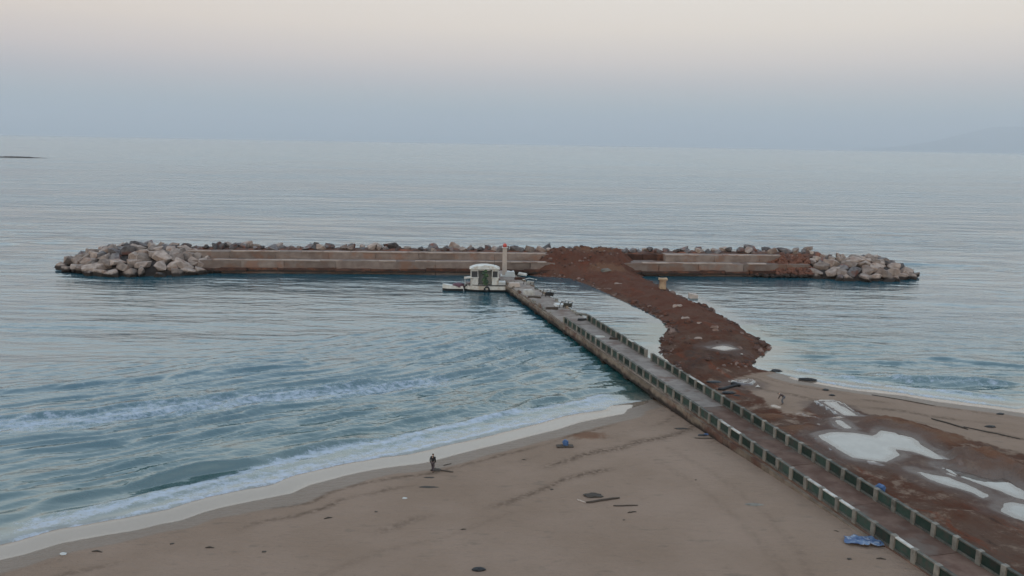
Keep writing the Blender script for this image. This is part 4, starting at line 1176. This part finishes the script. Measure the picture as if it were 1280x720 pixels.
# ---------------------------------------------------------------- people
def skin_mesh(name, verts, edges, radii, mat, root=0, sub=2):
    me = bpy.data.meshes.new(name)
    me.from_pydata([Vector(v) for v in verts], edges, [])
    o = bpy.data.objects.new(name, me)
    COL.objects.link(o)
    md = o.modifiers.new('skin', 'SKIN')
    for i, r in enumerate(radii):
        sv = me.skin_vertices[0].data[i]
        sv.radius = (r, r * .85) if not isinstance(r, tuple) else r
        sv.use_root = (i == root)
    md.use_smooth_shade = True
    s2 = o.modifiers.new('sub', 'SUBSURF')
    s2.levels = s2.render_levels = sub
    dg_ = bpy.context.evaluated_depsgraph_get()
    me2 = bpy.data.meshes.new_from_object(o.evaluated_get(dg_))
    bpy.data.objects.remove(o)
    me2.name = name
    me2.materials.clear()
    me2.materials.append(mat)
    for p in me2.polygons: p.use_smooth = True
    return me2
def person(loc, rz, J, label, top, legs, shoes='cloth_black'):
    """J: joints in metres, local frame facing +x"""
    t = empty('person', loc, rz)
    tag(t, label, 'person')
    n = ['pelvis', 'waist', 'chest', 'neck', 'jaw', 'head', 'crown']
    V = [J[k] for k in n]
    E = [(0, 1), (1, 2), (2, 3), (3, 4), (4, 5), (5, 6)]
    Rr = [(.15, .12), (.135, .105), (.165, .115), .06, .075, .098, .06]
    for s in ('l', 'r'):
        b = len(V)
        V += [J['sh_' + s], J['el_' + s], J['wr_' + s], J['ha_' + s]]
        E += [(2, b), (b, b + 1), (b + 1, b + 2), (b + 2, b + 3)]
        Rr += [.062, .047, .034, .038]
        h = Vector(J['ha_' + s])
        d = (h - Vector(J['wr_' + s])).normalized()
        side = d.cross(Vector((1, 0, 0)) if abs(d.x) < .8 else Vector((0, 1, 0))).normalized()
        for q in range(4):
            V.append(tuple(h + d * (.075 - .01 * abs(q - 1)) + side * (.028 - .019 * q)))
            E.append((b + 3, len(V) - 1))
            Rr.append(.010)
        V.append(tuple(h + d * .03 + side * .055))
        E.append((b + 3, len(V) - 1))
        Rr.append(.011)
        b = len(V)
        V += [J['hip_' + s], J['kn_' + s], J['an_' + s], J['toe_' + s]]
        E += [(0, b), (b, b + 1), (b + 1, b + 2), (b + 2, b + 3)]
        Rr += [.095, .062, .042, .038]
    link('body', skin_mesh('body', V, E, Rr, MAT['skin']), t)
    # jacket: torso and sleeves, a little wider than the body
    JV = [J['pelvis'], J['waist'], J['chest'], J['neck']]
    JE = [(0, 1), (1, 2), (2, 3)]
    JR = [(.185, .15), (.165, .135), (.195, .145), .085]
    for s in ('l', 'r'):
        b = len(JV)
        JV += [J['sh_' + s], J['el_' + s], J['wr_' + s]]
        JE += [(2, b), (b, b + 1), (b + 1, b + 2)]
        JR += [.085, .068, .055]
    link('jacket', skin_mesh('jacket', JV, JE, JR, MAT[top], 0), t)
    TV, TE, TR = [J['pelvis']], [], [(.165, .135)]
    for s in ('l', 'r'):
        b = len(TV)
        TV += [J['hip_' + s], J['kn_' + s], J['an_' + s]]
        TE += [(0, b), (b, b + 1), (b + 1, b + 2)]
        TR += [.115, .085, .068]
    link('trousers', skin_mesh('trousers', TV, TE, TR, MAT[legs], 0), t)
    for s in ('l', 'r'):
        a, o_ = Vector(J['an_' + s]), Vector(J['toe_' + s])
        link('shoe', skin_mesh('shoe', [tuple(a + Vector((-.04, 0, -.03))), tuple((a + o_) / 2 + Vector((0, 0, -.02))), tuple(o_)], [(0, 1), (1, 2)], [.055, .05, .045], MAT[shoes], 0, 1), t)
    hd, cw = Vector(J['head']), Vector(J['crown'])
    up_v = (cw - Vector(J['jaw'])).normalized()
    fwv = (Vector((1, 0, 0)) - up_v * up_v.x).normalized()
    link('hair', skin_mesh('hair', [tuple(hd - fwv * .035 - up_v * .02), tuple(hd + up_v * .035 - fwv * .02), tuple(cw + up_v * .012 - fwv * .005)], [(0, 1), (1, 2)], [.098, .108, .07], MAT['hair'], 0, 1), t)
    # face: eyes, nose, mouth and ears
    fm = MB()
    sd2 = up_v.cross(fwv)
    for sg in (-1, 1):
        c_ = hd + fwv * .088 + sd2 * .034 * sg
        fm.box(tuple(c_), (.02, .022, .012))
    link('eyes', fm.mesh('eyes', MAT['black']), t)
    c_ = hd + fwv * .102 - up_v * .03
    link('nose', MB().tube([tuple(hd + fwv * .092), tuple(c_)], [.008, .017], 6).mesh('nose', MAT['skin'], True), t)
    link('mouth', MB().box(tuple(hd + fwv * .088 - up_v * .068), (.016, .045, .010)).mesh('mouth', MAT['purple']), t)
    for sg in (-1, 1):
        c_ = hd + sd2 * .098 * sg - up_v * .015
        link('ear', MB().tube([tuple(c_ - up_v * .03), tuple(c_), tuple(c_ + up_v * .03)], [.008, .016, .009], 6).mesh('ear', MAT['skin'], True), t)
    return t
walk = dict(pelvis=(0, 0, .95), waist=(.01, 0, 1.12), chest=(.03, 0, 1.36), neck=(.05, 0, 1.52), jaw=(.07, 0, 1.58), head=(.075, 0, 1.665), crown=(.07, 0, 1.75),
            sh_l=(.03, .19, 1.43), el_l=(-.06, .25, 1.15), wr_l=(.02, .24, .92), ha_l=(.05, .24, .86),
            sh_r=(.03, -.19, 1.43), el_r=(.02, -.26, 1.14), wr_r=(.13, -.22, .93), ha_r=(.17, -.21, .88),
            hip_l=(0, .10, .90), kn_l=(.13, .11, .50), an_l=(.16, .11, .09), toe_l=(.33, .12, .04),
            hip_r=(0, -.10, .90), kn_r=(-.02, -.11, .48), an_r=(-.22, -.11, .11), toe_r=(-.07, -.12, .04))
p = (-6.97, 72.35)
person((p[0], p[1], gz(*p)), R(70), walk, 'person in dark clothes walking along the wet edge of the left beach', 'cloth_black', 'cloth_plum')
bend = dict(pelvis=(-.18, 0, .88), waist=(-.05, 0, 1.02), chest=(.18, 0, 1.14), neck=(.33, 0, 1.20), jaw=(.39, 0, 1.20), head=(.45, 0, 1.21), crown=(.52, 0, 1.25),
            sh_l=(.20, .19, 1.14), el_l=(.30, .23, .86), wr_l=(.42, .17, .64), ha_l=(.46, .15, .58),
            sh_r=(.20, -.19, 1.14), el_r=(.28, -.23, .86), wr_r=(.40, -.17, .63), ha_r=(.44, -.15, .57),
            hip_l=(-.18, .10, .85), kn_l=(.02, .14, .47), an_l=(-.08, .14, .09), toe_l=(.10, .16, .04),
            hip_r=(-.18, -.10, .85), kn_r=(-.02, -.14, .46), an_r=(-.16, -.14, .09), toe_r=(.02, -.16, .04))
p = (31.68, 93.37)
person((p[0], p[1], gz(*p)), R(160), bend, 'person in a brown top bending over the wet ground right of the pier', 'cloth_brown', 'cloth_grey')

S.cycles.volume_bounces = 2
# ---------------------------------------------------------------- haze between here and the far mountain
hz = MB().box((0, 0, 1397.5), (230000, 230000, 3005)).mesh('haze')
hm = bpy.data.materials.new('haze')
hm.use_nodes = True
for n_ in list(hm.node_tree.nodes):
    if n_.type != 'OUTPUT_MATERIAL': hm.node_tree.nodes.remove(n_)
pv = hm.node_tree.nodes.new('ShaderNodeVolumePrincipled')
pv.inputs['Color'].default_value = (.715, .735, .765, 1)
pv.inputs['Density'].default_value = 0.000031
pv.inputs['Anisotropy'].default_value = 0.0
hm.node_tree.links.new(pv.outputs[0], hm.node_tree.nodes[0].inputs['Volume'])
hz.materials.append(hm)
tag(link('haze', hz), kind='stuff')
